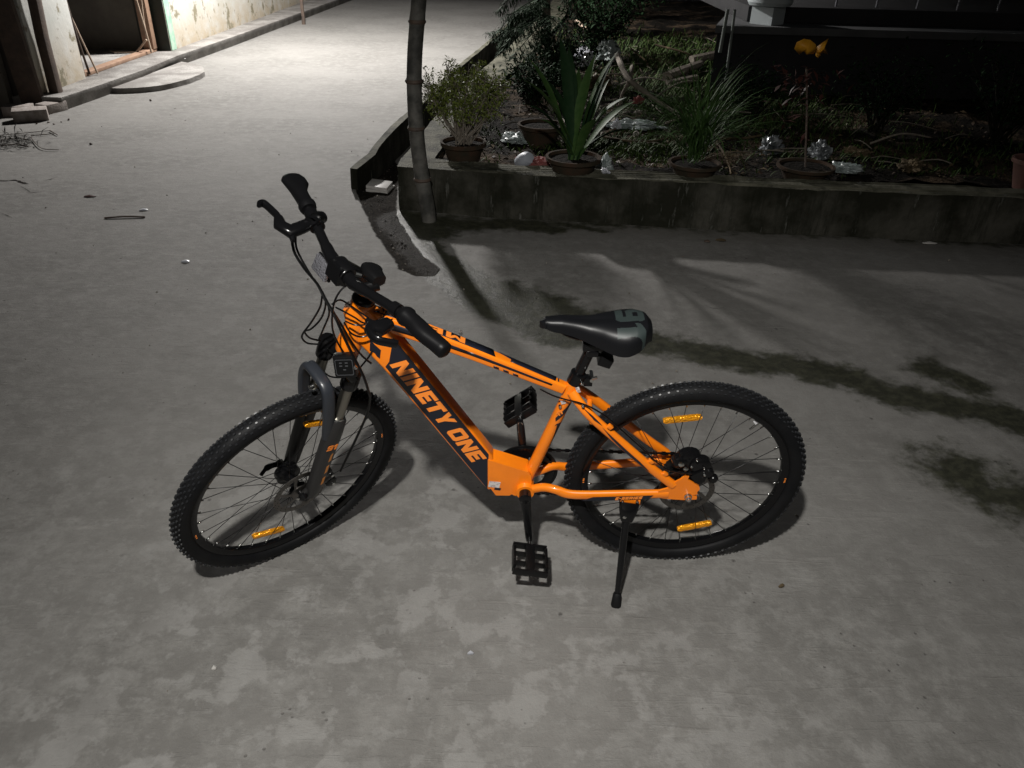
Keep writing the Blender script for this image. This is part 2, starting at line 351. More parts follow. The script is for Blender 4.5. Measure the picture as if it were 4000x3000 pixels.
# ------------------------------------------------------------------ planter walls
def wall_prism(name, poly, z0, z1, mat_, label, cat, topm=None, nsub=40, rough=.012, seed=0):
    """wall from a closed footprint of (x,y) with subdivided, slightly uneven faces"""
    mb = MB(); P = [Vector((x, y, 0)) for x, y in poly]; n = len(P); Q = []
    for i in range(n):
        a, b = P[i], P[(i+1) % n]; k = max(1, int((b-a).length/.09))
        for j in range(k): Q.append(a+(b-a)*(j/k))
    m = len(Q); hs_ = [0, .3, .6, .86, 1.]; vs = []
    cx = sum((q for q in Q), Vector())/m
    for hi, h in enumerate(hs_):
        for q in Q:
            z = z0+(z1-z0)*h
            d = Vector((mnoise.noise((q.x*4+seed, q.y*4, z*6)), mnoise.noise((q.x*4, q.y*4+seed, z*6+9)), 0))*rough
            s = 0
            if seed == 9: z = z0+(z1-.10*max(0, 1-(q.y-5.5)/.8)-z0)*h
            if hi == 4: z += mnoise.noise((q.x*6, q.y*6, seed))*rough*1.2-rough*.5
            vs.append(q+d+Vector((0, 0, z)))
    fs = [(i*m+k, i*m+(k+1) % m, (i+1)*m+(k+1) % m, (i+1)*m+k) for i in range(4) for k in range(m)]
    mb.add(vs, fs)
    top = [vs[4*m+k] for k in range(m)]
    mb.poly([[(v.x, v.y) for v in top]], lambda a, b: (a, b, 0), 1)
    # lift top verts to their own heights
    base = len(mb.v)-m
    for k in range(m): mb.v[base+k] = tuple(top[k])
    o = mb.build(name, [mat_, topm or mat_], sharp=60)
    return tag(o, label, cat)
WZ = .30
frontL = G(1551, 822); 
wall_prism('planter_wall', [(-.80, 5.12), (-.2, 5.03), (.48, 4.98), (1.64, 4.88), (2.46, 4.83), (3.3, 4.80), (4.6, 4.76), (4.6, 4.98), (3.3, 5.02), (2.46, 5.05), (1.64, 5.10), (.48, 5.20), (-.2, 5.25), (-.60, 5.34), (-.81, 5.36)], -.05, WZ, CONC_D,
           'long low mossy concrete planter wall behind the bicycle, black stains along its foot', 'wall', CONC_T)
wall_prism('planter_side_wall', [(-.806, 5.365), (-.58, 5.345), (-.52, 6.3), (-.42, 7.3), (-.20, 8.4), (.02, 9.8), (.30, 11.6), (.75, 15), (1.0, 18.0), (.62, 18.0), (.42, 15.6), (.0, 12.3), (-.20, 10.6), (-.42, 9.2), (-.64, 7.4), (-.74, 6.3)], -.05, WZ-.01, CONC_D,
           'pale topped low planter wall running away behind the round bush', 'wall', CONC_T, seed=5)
kerb = gp([(1398, 741), (1430, 722), (1472, 699), (1534, 640), (1594, 577), (1675, 492), (1752, 400), (1826, 325), (1901, 253), (1985, 165), (2050, 97), (2105, 41)])
kp = [Vector((x, y, 0)) for x, y in kerb]; off = []
for i, q in enumerate(kp):
    t = (kp[min(i+1, len(kp)-1)]-kp[max(i-1, 0)]).normalized(); off.append(q+Vector((-t.y, t.x, 0))*.055)
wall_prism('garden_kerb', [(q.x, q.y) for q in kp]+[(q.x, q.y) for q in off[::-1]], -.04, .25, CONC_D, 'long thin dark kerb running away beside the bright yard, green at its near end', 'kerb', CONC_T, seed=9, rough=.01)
# garden soil
mb = MB(); nx_, ny_ = 90, 70
gx = np.linspace(-.66, 5.2, nx_); gy = np.linspace(5.28, 19, ny_)**1.0
gy = 5.22+(np.linspace(0, 1, ny_)**1.7)*14
for j, y in enumerate(gy):
    xl = np.interp(y, [5.2, 7.3, 9.8, 11.6, 15, 19], [-.66, -.5, -.06, .22, .66, 1.0])
    for i in range(nx_):
        x = xl+(5.4-xl)*i/(nx_-1)
        z = .245+.05*mnoise.noise((x*2.2, y*2.2, 1))+.03*mnoise.noise((x*8, y*8, 2))
        mb.v.append((x, y, z))
for j in range(ny_-1):
    for i in range(nx_-1): mb.f.append((j*nx_+i, j*nx_+i+1, (j+1)*nx_+i+1, (j+1)*nx_+i)); mb.m.append(0); mb.sm.append(True)
tag(mb.build('garden_soil', SOIL), kind='structure')
def soil_z(x, y): return .245+.05*mnoise.noise((x*2.2, y*2.2, 1))+.03*mnoise.noise((x*8, y*8, 2))

# ------------------------------------------------------------------ house at left
WHITEW = mat('stained_white_wall', (.60, .57, .56), .85, col2=(.70, .68, .67), nz=2.2, bump=(40, .4, .006))
def whitewall():
    m = bpy.data.materials.new('old_whitewashed_wall'); m.use_nodes = True; N = m.node_tree.nodes; L = m.node_tree.links; b = N['Principled BSDF']; b.inputs['Roughness'].default_value = .88
    tc = N.new('ShaderNodeTexCoord'); sx = N.new('ShaderNodeSeparateXYZ'); L.new(tc.outputs['Object'], sx.inputs[0])
    def nz(s, d=8, r=.65):
        t = N.new('ShaderNodeTexNoise'); t.inputs['Scale'].default_value = s; t.inputs['Detail'].default_value = d; t.inputs['Roughness'].default_value = r; L.new(tc.outputs['Object'], t.inputs['Vector']); return t.outputs[0]
    def mr(x, a, c, o0=0, o1=1):
        t = N.new('ShaderNodeMapRange'); t.inputs[1].default_value = a; t.inputs[2].default_value = c; t.inputs[3].default_value = o0; t.inputs[4].default_value = o1; L.new(x, t.inputs[0]); return t.outputs[0]
    def mul(x, y):
        t = N.new('ShaderNodeMath'); t.operation = 'MULTIPLY'; L.new(x, t.inputs[0]); L.new(y, t.inputs[1]); return t.outputs[0]
    def mix(f, a, c):
        t = N.new('ShaderNodeMix'); t.data_type = 'RGBA'; L.new(f, t.inputs[0])
        for i, q in ((6, a), (7, c)):
            if isinstance(q, tuple): t.inputs[i].default_value = (*q, 1)
            else: L.new(q, t.inputs[i])
        return t.outputs[2]
    z = sx.outputs['Z']
    base = mix(mr(nz(2), .35, .65), (.42, .43, .40), (.54, .54, .515))
    base = mix(mul(mr(z, .15, .75, 1, 0), mr(nz(5), .25, .55)), base, (.40, .34, .25))          # tan splash stain at the foot
    base = mix(mul(mr(nz(3.2, 9, .7), .565, .61), mr(z, 1.5, 1.1)), base, (.20, .18, .12))         # flaked patches
    base = mix(mr(nz(8, 9, .7), .60, .66), base, (.20, .18, .14))
    L.new(base, b.inputs['Base Color'])
    bn = N.new('ShaderNodeBump'); bn.inputs['Strength'].default_value = .4; bn.inputs['Distance'].default_value = .01; L.new(nz(18), bn.inputs['Height']); L.new(bn.outputs[0], b.inputs['Normal'])
    return m
WW = whitewall(); GREENP = mat('pale_green_paint', (.26, .46, .34), .7, col2=(.40, .52, .42), nz=9, fac_lo=.45, fac_hi=.6)
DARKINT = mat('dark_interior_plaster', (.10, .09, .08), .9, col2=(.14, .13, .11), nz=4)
house = empty('house', (-4.8, 8, 0)); HL = Vector((-4.8, 8, 0))
tag(house, 'old white-walled house with a dark open doorway and raised concrete plinth at top left', 'house')
def hb(name, lo, hi, m, bevel=0, lab=None, shear=None):
    mb = MB(); c = (Vector(lo)+Vector(hi))/2-HL; d = Vector(hi)-Vector(lo); mb.box(c, d); o = mb.build(name, m, house, bevel=bevel)
    if lab: o['label'] = lab
    return o
# plinth: footprint follows the measured edge
pl = MB(); F = [(-4.47, 7.80), (-4.42, 8.4), (-4.36, 9.4), (-4.38, 10.5), (-4.28, 12.3), (-4.22, 13.8), (-4.13, 16), (-4.05, 18.2), (-3.9, 22)]
vs = []; fs = []
for i, (x, y) in enumerate(F):
    vs += [(x-.03 if False else x, y, -.02), (x+.015, y, .125), (-4.9, y, .128)]
vs = [Vector(v)-HL for v in vs]
for i in range(len(F)-1): a = 3*i; fs += [(a, a+3, a+4, a+1), (a+1, a+4, a+5, a+2)]
fs.append((0, 1, 2)); pl.add(vs, fs, 0, False); plo = pl.build('plinth', CONC_L, house)
sol = plo.modifiers.new('s', 'SOLIDIFY'); sol.thickness = .01; sol.offset = -1
floor = hb('floor', (-8.5, 7.9, -.02), (-4.9, 10.85, .127), CONC_L)
hb('wall', (-4.95, 7.92, .0), (-4.70, 8.80, 3.0), WW, .01)
w2 = hb('wall', (-4.96, 10.86, .0), (-4.585, 22, 3.0), WW)
g = MB(); g.box(Vector((-4.580, 10.95, 1.57))-HL, (.010, .16, 2.88)); g.build('painted_strip', GREENP, house)
g = MB(); g.box(Vector((-4.77, 10.852, 1.57))-HL, (.37, .012, 2.88)); g.build('door_reveal', mat('black_green_paint', (.012, .022, .016), .6, col2=(.02, .018, .014), nz=5), house)  # reveal face coloured near black, darker than the green strip
hb('lintel', (-4.95, 8.80, 2.25), (-4.72, 10.86, 3.0), WW)
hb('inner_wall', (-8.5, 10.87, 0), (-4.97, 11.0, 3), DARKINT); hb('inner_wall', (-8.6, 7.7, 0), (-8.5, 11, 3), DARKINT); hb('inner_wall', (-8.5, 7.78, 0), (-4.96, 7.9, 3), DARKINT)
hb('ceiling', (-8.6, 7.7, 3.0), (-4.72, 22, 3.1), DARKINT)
ip = hb('inner_partition', (-7.4, 9.1, .128), (-6.2, 9.2, 3.0), mat('inner_door', (.09, .075, .065), .6))
hb('threshold', (-4.86, 8.82, .128), (-4.74, 10.80, .165), WOODB, .006)
hb('door_frame', (-4.86, 8.80, .13), (-4.74, 8.88, 2.25), WOODD, .006)
hb('door_frame', (-4.86, 10.68, .166), (-4.73, 10.79, 2.25), WOODB, .006)
def rod(parent, name, a, b, r, m, HLo=HL, n=6):
    mb = MB(); mb.sweep([Vector(a)-HLo, Vector(b)-HLo], r, n); return mb.build(name, m, parent)
PALEB = mat('pale_bamboo_cane', (.42, .33, .25), .6, col2=(.32, .24, .18), nz=20)
# canes leaning in the doorway
def thing_rod(label, a, b, r, m, group, name='cane', cat='cane'):
    mb = MB(); a = Vector(a); b = Vector(b); mb.sweep([Vector(), (b-a)*.5+Vector((0, random.uniform(-.02, .02), 0)), b-a], [r, r*.92, r*.8], 8)
    o = mb.build(name, m); o.location = a; return tag(o, label, cat, group)
for i, (u0, v0, u1, v1, yy, r, lab) in enumerate([
    (382, 288, 262, 30, 9.0, .011, 'pale leaning cane whose foot stands farthest into the doorway'),
    (350, 290, 258, 0, 8.95, .013, 'dark brown leaning cane between the door jamb and the pale cane')]):
    thing_rod(lab, PY(u0, v0, yy), PY(u1, v1, yy), r, PALEB if i == 0 else WOODD, 'canes leaning in the doorway')
for i, (u0, v0, u1, v1, yy, r, lab) in enumerate([
    (592, 205, 533, 0, 10.5, .014, 'pale cane leaning beside the far door jamb, foot on the step'),
    (575, 160, 552, 0, 10.6, .012, 'thin pale cane close against the far door jamb'),
    (528, 212, 572, 155, 10.45, .014, 'short pale stick propped low against the far door jamb')]):
    thing_rod(lab, PY(u0, v0, yy), PY(u1, v1, yy), r, PALEB, 'canes leaning in the doorway')
for q, (a, b) in enumerate([((430, 200), (560, 204)), ((445, 206), (590, 200))]):
    thing_rod(['longer thin stick lying flat inside the doorway', 'shorter thin stick lying flat inside the doorway'][q], G(*a, .14), G(*b, .14), .008, PALEB, 'sticks lying inside the doorway', 'stick', 'stick')
# dark posts before the wall
b0 = G(232, 412)
def post(label, base, top, r, m, name='timber_post'):
    mb = MB(); base = Vector(base); top = Vector(top); pts = [Vector((0, 0, -.03))]+[(top-base)*t+Vector((mnoise.noise((t*3, 0, r*99)), 0, 0))*.02 for t in (.2, .4, .6, .8, 1)]
    mb.sweep(pts, [(r*1.1, r*1.1)]+[(r, r)]*5, 8, p=3); o = mb.build(name, m, bevel=0); o.location = base; return tag(o, label, 'post')
post('dark timber post standing before the white wall left of the doorway', b0, PY(140, 0, b0.y+.02)+Vector((0, 0, .6)), .055, WOODD)
b1 = G(140, 428)
mb = MB(); top1 = PY(30, 0, b1.y)+Vector((-.1, 0, .7))
mb.sweep([Vector((0, 0, 0)), (top1-b1)*.5, top1-b1], [(.12, .03)]*3, 8, upv=(0, 1, 0), p=5)
o = mb.build('added_plank', WOODD); o.location = b1; tag(o, 'wide dark plank added along the left edge of the white wall', 'plank')  # plank added to fill the dark edge left of the wall
b2 = G(30, 420); top2 = PY(-60, 0, b2.y)+Vector((0, 0, .6))
mb = MB(); mb.sweep([Vector((0, 0, 0)), (top2-b2)*.5, top2-b2], [(.16, .02)]*3, 8, upv=(0, 1, 0), p=6)
o = mb.build('door_leaf', mat('dark_door', (.03, .024, .02), .6)); o.location = b2; tag(o, 'very dark wooden board standing at the left edge of the picture', 'board')
mb = MB(); c = G(30, 388, .10); mb.box((0, 0, 0), (.52, .12, .07)); o = mb.build('stone_slab', CONC_L, bevel=.01); o.location = c+Vector((-.1, .1, -.02)); o.rotation_euler = (0, 0, R(12)); tag(o, 'pale stone slab lying at the foot of the dark board', 'slab')
# bricks
def brick(label, u, v, rz, sc=1):
    mb = MB(); mb.box((0, 0, .045*sc), (.25*sc, .14*sc, .09*sc)); me_ = None
    o = mb.build('brick', BRICKM, bevel=.008); o.location = G(u, v); o.rotation_euler = (R(2), 0, rz); return tag(o, label, 'brick', 'loose bricks by the house corner')
brick('loose brick nearest the camera by the dark corner of the house', 125, 468, R(28), 1.15)
brick('loose brick against the plinth corner, behind the nearer brick', 207, 436, R(75), 1.0)
brick('half hidden dark brick at the left edge behind the near brick', 78, 448, R(15), 1.0)
# semicircular step slab
D_ = [(-4.45, 8.70), (-4.3, 8.70), (-4.1, 8.78), (-3.93, 8.97), (-3.82, 9.3), (-3.79, 9.7), (-3.86, 10.0), (-4.02, 10.28), (-4.2, 10.42), (-4.33, 10.5), (-4.33, 9.6)]
mb = MB(); sp_ = smoothpath([Vector((x, y, 0)) for x, y in D_[:10]], 4); loop = [(v.x+4.1+.012*mnoise.noise((v.x*9, v.y*9, 0)), v.y-9.6) for v in sp_]+[(-.26, 0)]
mb.poly([loop], lambda a, b: (a, b, .055), 0, (0, 0, -.06)); o = mb.build('step_slab', CONC_L); o.location = (-4.1, 9.6, 0); tag(o, 'half-round concrete slab lying before the doorway step', 'slab')
# drain pipe / post standing by the far wall
post('short dark post standing at the foot of the far white wall', G(1186, 95), PY(1172, -60, G(1186, 95).y), .03, WOODD)
# bamboo pole
bp = [PY(u, v, yy) for u, v, yy in [(1676, 862, 4.93), (1668, 800, 4.93), (1650, 700, 4.94), (1636, 600, 4.95), (1626, 500, 4.96), (1620, 400, 4.97), (1618, 300, 4.98), (1621, 200, 4.99), (1628, 100, 5.0), (1636, 0, 5.0), (1645, -120, 5.0), (1658, -260, 5.0), (1672, -420, 5.0)]]
B0 = bp[0].copy(); B0.z = 0
mb = MB(); path = smoothpath([q-B0 for q in [Vector((bp[0].x, bp[0].y, -.03))]+bp], 6); rr = []
zs = [q.z for q in path]; nodes = [PY(1650, v, 4.97).z for v in (700, 505, 316, 80, -150, -400)]
for z in zs:
    d = min(abs(z-n) for n in nodes); rr.append(.049*(1-.06*z)+.006*math.exp(-(d/.012)**2))
mb.sweep(path, rr, 16)
NODEZ = nodes
BAMB = mat('weathered_bamboo', (.030, .030, .026), .7, col2=(.10, .096, .085), nz=9, bump=(70, .6, .004), fac_lo=.4, fac_hi=.6)
o = mb.build('bamboo_pole', BAMB); o.location = B0
for z in NODEZ:
    k = min(range(len(path)), key=lambda i: abs(path[i].z-z)); mr_ = MB(); q_ = path[k]; mr_.sweep([q_-Vector((0, 0, .012)), q_-Vector((0, 0, .003)), q_+Vector((0, 0, .005)), q_+Vector((0, 0, .011))], [rr[k]*.98, rr[k]*1.10, rr[k]*1.08, rr[k]*.97], 16, cap=False); mr_.build('node', WOODD, o)
tag(o, 'dark weathered bamboo pole standing at the left end of the planter wall', 'pole')

# ------------------------------------------------------------------ far dark building at right, fence, platform
DARKW = mat('dark_wall', (.010, .010, .0115), .9, col2=(.018, .0175, .019), nz=3)
GREYW = mat('grey_platform_stone', (.045, .046, .048), .8, col2=(.08, .082, .085), nz=2)
ver = empty('veranda', (4.6, 8.6, 0)); VL = Vector((4.6, 8.6, 0)); tag(ver, 'dark raised veranda with a white column and railing at top right', 'veranda')
def vb(name, lo, hi, m, bevel=0):
    mb = MB(); mb.box((Vector(lo)+Vector(hi))/2-VL, Vector(hi)-Vector(lo)); return mb.build(name, m, ver, bevel=bevel)
def vprism(name, fp, z0, z1, m):
    mb = MB(); mb.poly([[(x-VL.x, y-VL.y) for x, y in fp]], lambda a, b: (a, b, z1), 0, (0, 0, z0-z1)); return mb.build(name, m, ver)
vprism('base_wall', [(1.94, 8.4), (9, 8.4), (9, 12.5), (3.2, 12.5)], -.02, .80, DARKW); vprism('floor_ledge', [(1.90, 8.34), (9, 8.34), (9, 12.5), (3.2, 12.5)], .802, .87, GREYW)
vb('upper_step', (2.3, 8.75, .872), (9, 12.5, 1.02), DARKW, .01); vb('back_wall', (2.9, 11.0, 1.022), (9, 11.3, 3.6), DARKW)
mb = MB(); cc = Vector((2.47, 8.62, .87))-VL
mb.lathe([(.17, 0), (.17, .16), (.15, .165), (.15, .17)], 4, c=cc); mb.lathe([(.20, .17), (.22, .20), (.22, .24), (.19, .27), (.14, .29), (.12, .34), (.115, 1.6)], 24, c=cc)
mb.build('column', mat('dusty_white_column', (.38, .42, .43), .7), ver, sharp=30)
for k in range(9):
    x = 3.25+k*.42; mb = MB(); mb.sweep([Vector((x, 8.95, 1.02))-VL, Vector((x, 8.95, 1.9))-VL], .012, 6); mb.build('railing_bar', mat('railing_grey', (.10, .10, .12), .5) if k == 0 else bpy.data.materials['railing_grey'], ver)
mb = MB(); mb.sweep([Vector((3.1, 8.95, 1.9))-VL, Vector((7.5, 8.95, 1.9))-VL], .02, 6); mb.build('handrail', bpy.data.materials['railing_grey'], ver)
# thin pipe at its left corner
a = PY(2843, 36, 8.3); b = PY(2812, 205, 8.3); mb = MB(); mb.sweep([Vector(), a-b], .018, 8); mb.sweep([Vector((.10, 0, -.25)), (a-b)+Vector((.07, 0, 0))], .014, 8)
o = mb.build('thin_pipe', mat('grey_pipe', (.14, .16, .15), .5)); o.location = b-Vector((0, 0, .0)); tag(o, 'thin grey pipe standing at the left corner of the dark veranda', 'pipe')
# added dark backdrop wall, keeps the night black behind the garden
mb = MB(); mb.box((0, 0, 1.1), (12, .2, 2.6)); o = mb.build('backdrop_wall', DARKW); o.location = (7.4, 19.5, 0); tag(o, 'added dark backdrop wall closing off the far end of the garden', 'wall')

# ------------------------------------------------------------------ vegetation helpers
def leaf_quad(mb, c, d, n, L, w, mi=0, bend=.15):
    d = Vector(d).normalized(); n = Vector(n); s = d.cross(n)
    if s.length < 1e-4: s = d.orthogonal()
    s.normalize(); nn = s.cross(d)
    c = Vector(c); m_ = c+d*L*.5+nn*L*bend; t = c+d*L
    mb.add([c, m_+s*w/2, t, m_-s*w/2], [(0, 1, 2, 3)], mi, False)
def blade(mb, base, d, L, w, droop, n=7, fold=.25, mi=0, twist=0):
    """strap leaf: arching, folded, tapered, with thickness fold"""
    d = Vector(d).normalized(); h = Vector((d.x, d.y, 0)); 
    if h.length < 1e-3: h = Vector((1, 0, 0))
    h.normalize(); p = Vector(base); el = math.asin(max(-1, min(1, d.z))); s = Vector((-h.y, h.x, 0)); vs = []
    for i in range(n+1):
        t = i/n; wd = w*(.45+.9*t if t < .35 else (.765+.235*math.sin((t-.35)/.65*math.pi) if t < .6 else .98*(1-((t-.6)/.4)**1.7)+.02)); wd = min(wd, w)
        e = el-droop*t*t; dirv = h*math.cos(e)+Vector((0, 0, math.sin(e))); nrm = -h*math.sin(e)+Vector((0, 0, math.cos(e)))
        s2 = s*math.cos(twist*t)+nrm*math.sin(twist*t)
        vs += [p+s2*wd/2+nrm*wd*fold*.5, p.copy(), p-s2*wd/2+nrm*wd*fold*.5]
        p = p+dirv*(L/n)
    fs = []
    for i in range(n):
        a = 3*i; fs += [(a, a+3, a+4, a+1), (a+1, a+4, a+5, a+2)]
    mb.add(vs, fs, mi, True)
def pot(parent, r, h, tilt=0):
    mb = MB(); mb.lathe([(r*.62, 0), (r*.9, h*.82), (r*.93, h*.82), (r*1.02, h*.84), (r*1.03, h), (r*.93, h), (r*.90, h*.86), (r*.2, h*.84)], 28)
    o = mb.build('pot', TERRA, parent, sharp=35); mb = MB(); mb.lathe([(.001, h*.885), (r*.5, h*.89), (r*.93, h*.87)], 20); mb.build('potting_soil', SOIL, o); return o
# round bush in pot
c = G(1811, 640, .25); bush = empty('potted_bush', (c.x, c.y, .235)); tag(bush, 'round olive green bush in a clay pot just right of the bamboo pole', 'potted plant')
pot(bush, .155, .17)
rnd = random.Random(11); mbS = MB(); mbF = MB()
cc = Vector((.0, .10, .50)); 
for i in range(52):
    a = rnd.uniform(0, 2*math.pi); ph = math.acos(rnd.uniform(-.35, 1)); q = Vector((math.sin(ph)*math.cos(a)*.31, math.sin(ph)*math.sin(a)*.27, math.cos(ph)*.19))*rnd.uniform(.75, 1.02)
    tip = cc+q; base = Vector((rnd.uniform(-.05, .05), rnd.uniform(-.04, .04), .14)); mid = base.lerp(tip, .5)+Vector((0, 0, -.04))
    pth = smoothpath([base, mid, tip], 4); mbS.sweep(pth, [.0055-.004*k/8 for k in range(9)], 5)
    for k in range(16):
        t = rnd.uniform(.68, 1); o_ = pth[int(t*8)]; st = o_+Vector((rnd.gauss(0, 1), rnd.gauss(0, 1), rnd.gauss(.3, 1))).normalized()*rnd.uniform(.03, .085)
        mbS.sweep([o_, st], [.002, .0012], 4)
        for _ in range(6):
            leaf_quad(mbF, st+Vector((rnd.gauss(0, .010), rnd.gauss(0, .010), rnd.gauss(0, .010))), (rnd.gauss(0, 1), rnd.gauss(0, 1), rnd.gauss(.6, 1)), (rnd.gauss(0, 1), rnd.gauss(0, 1), 1), rnd.uniform(.018, .034), rnd.uniform(.007, .012))
mbS.build('stems', BARK, bush); mbF.build('foliage', LEAFY, bush)
# spider lily in pot
c = G(2235, 690, .25); lily = empty('potted_lily', (c.x, c.y, .235)); tag(lily, 'large potted lily with a fan of long strap leaves, centre of the planter', 'potted plant')
pot(lily, .18, .15); rnd = random.Random(4)
tips = [(2182, 165), (2060, 250), (2030, 330), (2220, 205), (2330, 230), (2420, 225), (2400, 250), (2450, 400), (2480, 415), (2060, 430), (2260, 290), (2380, 330), (2130, 330), (2330, 480), (2110, 480), (2450, 520)]
for i, (u, v) in enumerate(tips):
    base = Vector((rnd.uniform(-.03, .03), rnd.uniform(-.03, .03), .12)); yy = c.y+[.25, .1, -.05, .3, .2, .0, .15, -.1, .1, -.15, .35, .28, .3, -.2, -.1, .05][i]
    tip = PY(u, v, yy)-Vector((c.x, c.y, .235)); d = (tip-base); L = d.length*1.06; el = math.asin(d.z/d.length); dr = .5 if el > 1 else .75
    h = Vector((d.x, d.y, 0)); h.normalize(); e0 = el+dr*.34; dd = h*math.cos(e0)+Vector((0, 0, math.sin(e0)))
    mb = MB(); blade(mb, base, dd, L, .082, dr, 9, .35, twist=rnd.uniform(-.5, .5)); mb.build('leaf', LEAFG if i % 3 else LEAFD, lily)
# spare clay pot behind lily
c = G(2110, 560, .26); o = empty('clay_pot', (c.x, c.y, .235)); tag(o, 'empty clay pot standing behind the potted lily on its left', 'pot'); pot(o, .17, .17)
# grassy plant in pot
c = G(2705, 700, .25); gp_ = empty('potted_grass', (c.x, c.y, .235)); tag(gp_, 'potted plant with thin arching grassy leaves, right of the lily', 'potted plant')
pot(gp_, .17, .13); rnd = random.Random(8); mb = MB()
for i in range(260):
    a = rnd.uniform(0, 2*math.pi); el = R(rnd.uniform(35, 88)); L = rnd.uniform(.35, .80)
    blade(mb, (rnd.gauss(0, .025), rnd.gauss(0, .025), .12+rnd.uniform(0, .12)), (math.cos(a)*math.cos(el), math.sin(a)*math.cos(el), math.sin(el)), L, rnd.uniform(.006, .013), rnd.uniform(.9, 2.3), 6, .3)
tag(mb.build('grass_leaves', LEAFG, gp_))
mb = MB()
for i in range(26):
    a = rnd.uniform(-.8, 1.2); blade(mb, (.02, 0, .13), (math.cos(a), math.sin(a)-.3, .5), rnd.uniform(.3, .5), .010, rnd.uniform(1.8, 3.0), 6, .3)
mb.build('dry_leaves', DRYM, gp_)
# croton with yellow leaf in pot
c = G(3135, 705, .25); cr = empty('potted_croton', (c.x, c.y, .235)); tag(cr, 'thin-stemmed plant with one bright yellow leaf cluster and dark red leaves, in a bowl pot', 'potted plant')
pot(cr, .185, .12); C0 = Vector((c.x, c.y, .235)); mb = MB(); st = [Vector((0, 0, .1)), PY(3148, 560, c.y+.05)-C0, PY(3152, 420, c.y+.1)-C0, PY(3150, 260, c.y+.15)-C0]
mb.sweep(smoothpath(st, 4), .007, 6); mb.build('stem', WOODD, cr)
rnd = random.Random(5); mb = MB()
for i in range(90):
    q = st[-1]+Vector((rnd.gauss(0, .09), rnd.gauss(0, .09), -abs(rnd.gauss(.10, .14)))); d = Vector((rnd.gauss(0, 1), rnd.gauss(0, 1), rnd.gauss(-.5, .7))); leaf_quad(mb, q, d, (0, 0, 1), rnd.uniform(.05, .10), rnd.uniform(.02, .035), 0, .1)
mb.build('red_foliage', REDL, cr)
def ypoly(pts, yy, name='yellow_leaf'):
    mb = MB(); P3 = [PY(u, v, yy+random.uniform(-.02, .02))-C0 for u, v in pts]; cen = sum(P3, Vector())/len(P3)+Vector((0, -.025, 0))
    mb.add(P3+[cen], [(i, (i+1) % len(P3), len(P3)) for i in range(len(P3))][::-1], 0, False); o = mb.build(name, YELLOW, cr); s_ = o.modifiers.new('s', 'SOLIDIFY'); s_.thickness = .002; return o
yy = c.y+.12
ypoly([(3103, 190), (3112, 165), (3140, 152), (3165, 156), (3185, 172), (3192, 192), (3178, 210), (3150, 212), (3138, 198), (3122, 212)], yy)
ypoly([(3186, 188), (3205, 172), (3236, 150), (3222, 178), (3234, 212), (3215, 206), (3195, 212)], yy+.02)
ypoly([(3188, 200), (3205, 214), (3196, 228), (3186, 216)], yy+.01)
# piece of red pot at right edge
c = G(3990, 745, .28); mb = MB(); mb.lathe([(.10, 0), (.15, .19), (.165, .19), (.165, .22), (.15, .22), (.14, .19), (.05, .17)], 20); o = mb.build('flower_pot', mat('red_clay', (.12, .05, .038), .8, col2=(.08, .04, .03), nz=14)); o.location = (c.x+.13, c.y+.15, .25); o.scale = (.9, .9, .9); tag(o, 'reddish clay flower pot on the planter wall at the right edge', 'pot')
# feathery conifer / palm hanging at top centre
def frond_tree(name, base, label, trunk, fronds, seed, m=LEAFD):
    rnd = random.Random(seed); e = empty(name, base); tag(e, label, 'tree'); B = Vector(base)
    mb = MB(); mb.sweep(smoothpath([Vector((0, 0, -.02))]+[q-B for q in trunk], 4), [.045]*(len(trunk)*4+1), 8); mb.build('trunk', BARK, e)
    for (a, b, c_) in fronds:
        pth = smoothpath([a-B, b-B, c_-B], 8); mb = MB(); mb.sweep(pth, [.006-.004*k/len(pth) for k in range(len(pth))], 5)
        for k in range(1, len(pth)):
            d = (pth[k]-pth[k-1]).normalized(); sd = d.cross(Vector((0, 0, 1))).normalized()
            for sgn in (-1, 1):
                for _ in range(3):
                    L = .16*math.sin(math.pi*min(1, k/len(pth)*.8+.15))+.03
                    dv = (d*.7+sd*sgn+Vector((0, 0, -.55))+Vector((rnd.gauss(0, .22), rnd.gauss(0, .22), rnd.gauss(0, .22)))).normalized()
                    o_ = pth[k].lerp(pth[k-1], rnd.random()); leaf_quad(mb, o_, dv, (0, 0, 1), L*rnd.uniform(.7, 1.1), .012, 0, -.05)
                    for _2 in range(3):
                        t = rnd.uniform(.3, .9); leaf_quad(mb, o_+dv*L*t, dv+Vector((rnd.gauss(0, .5), rnd.gauss(0, .5), rnd.gauss(-.2, .4))), (0, 0, 1), .05, .009)
        mb.build('frond', m, e)
    return e
yt = 8.8; rct = random.Random(15); tb = Vector(G(2150, 520, .2)); tb = Vector((PY(2140, 300, yt).x, yt, .22))
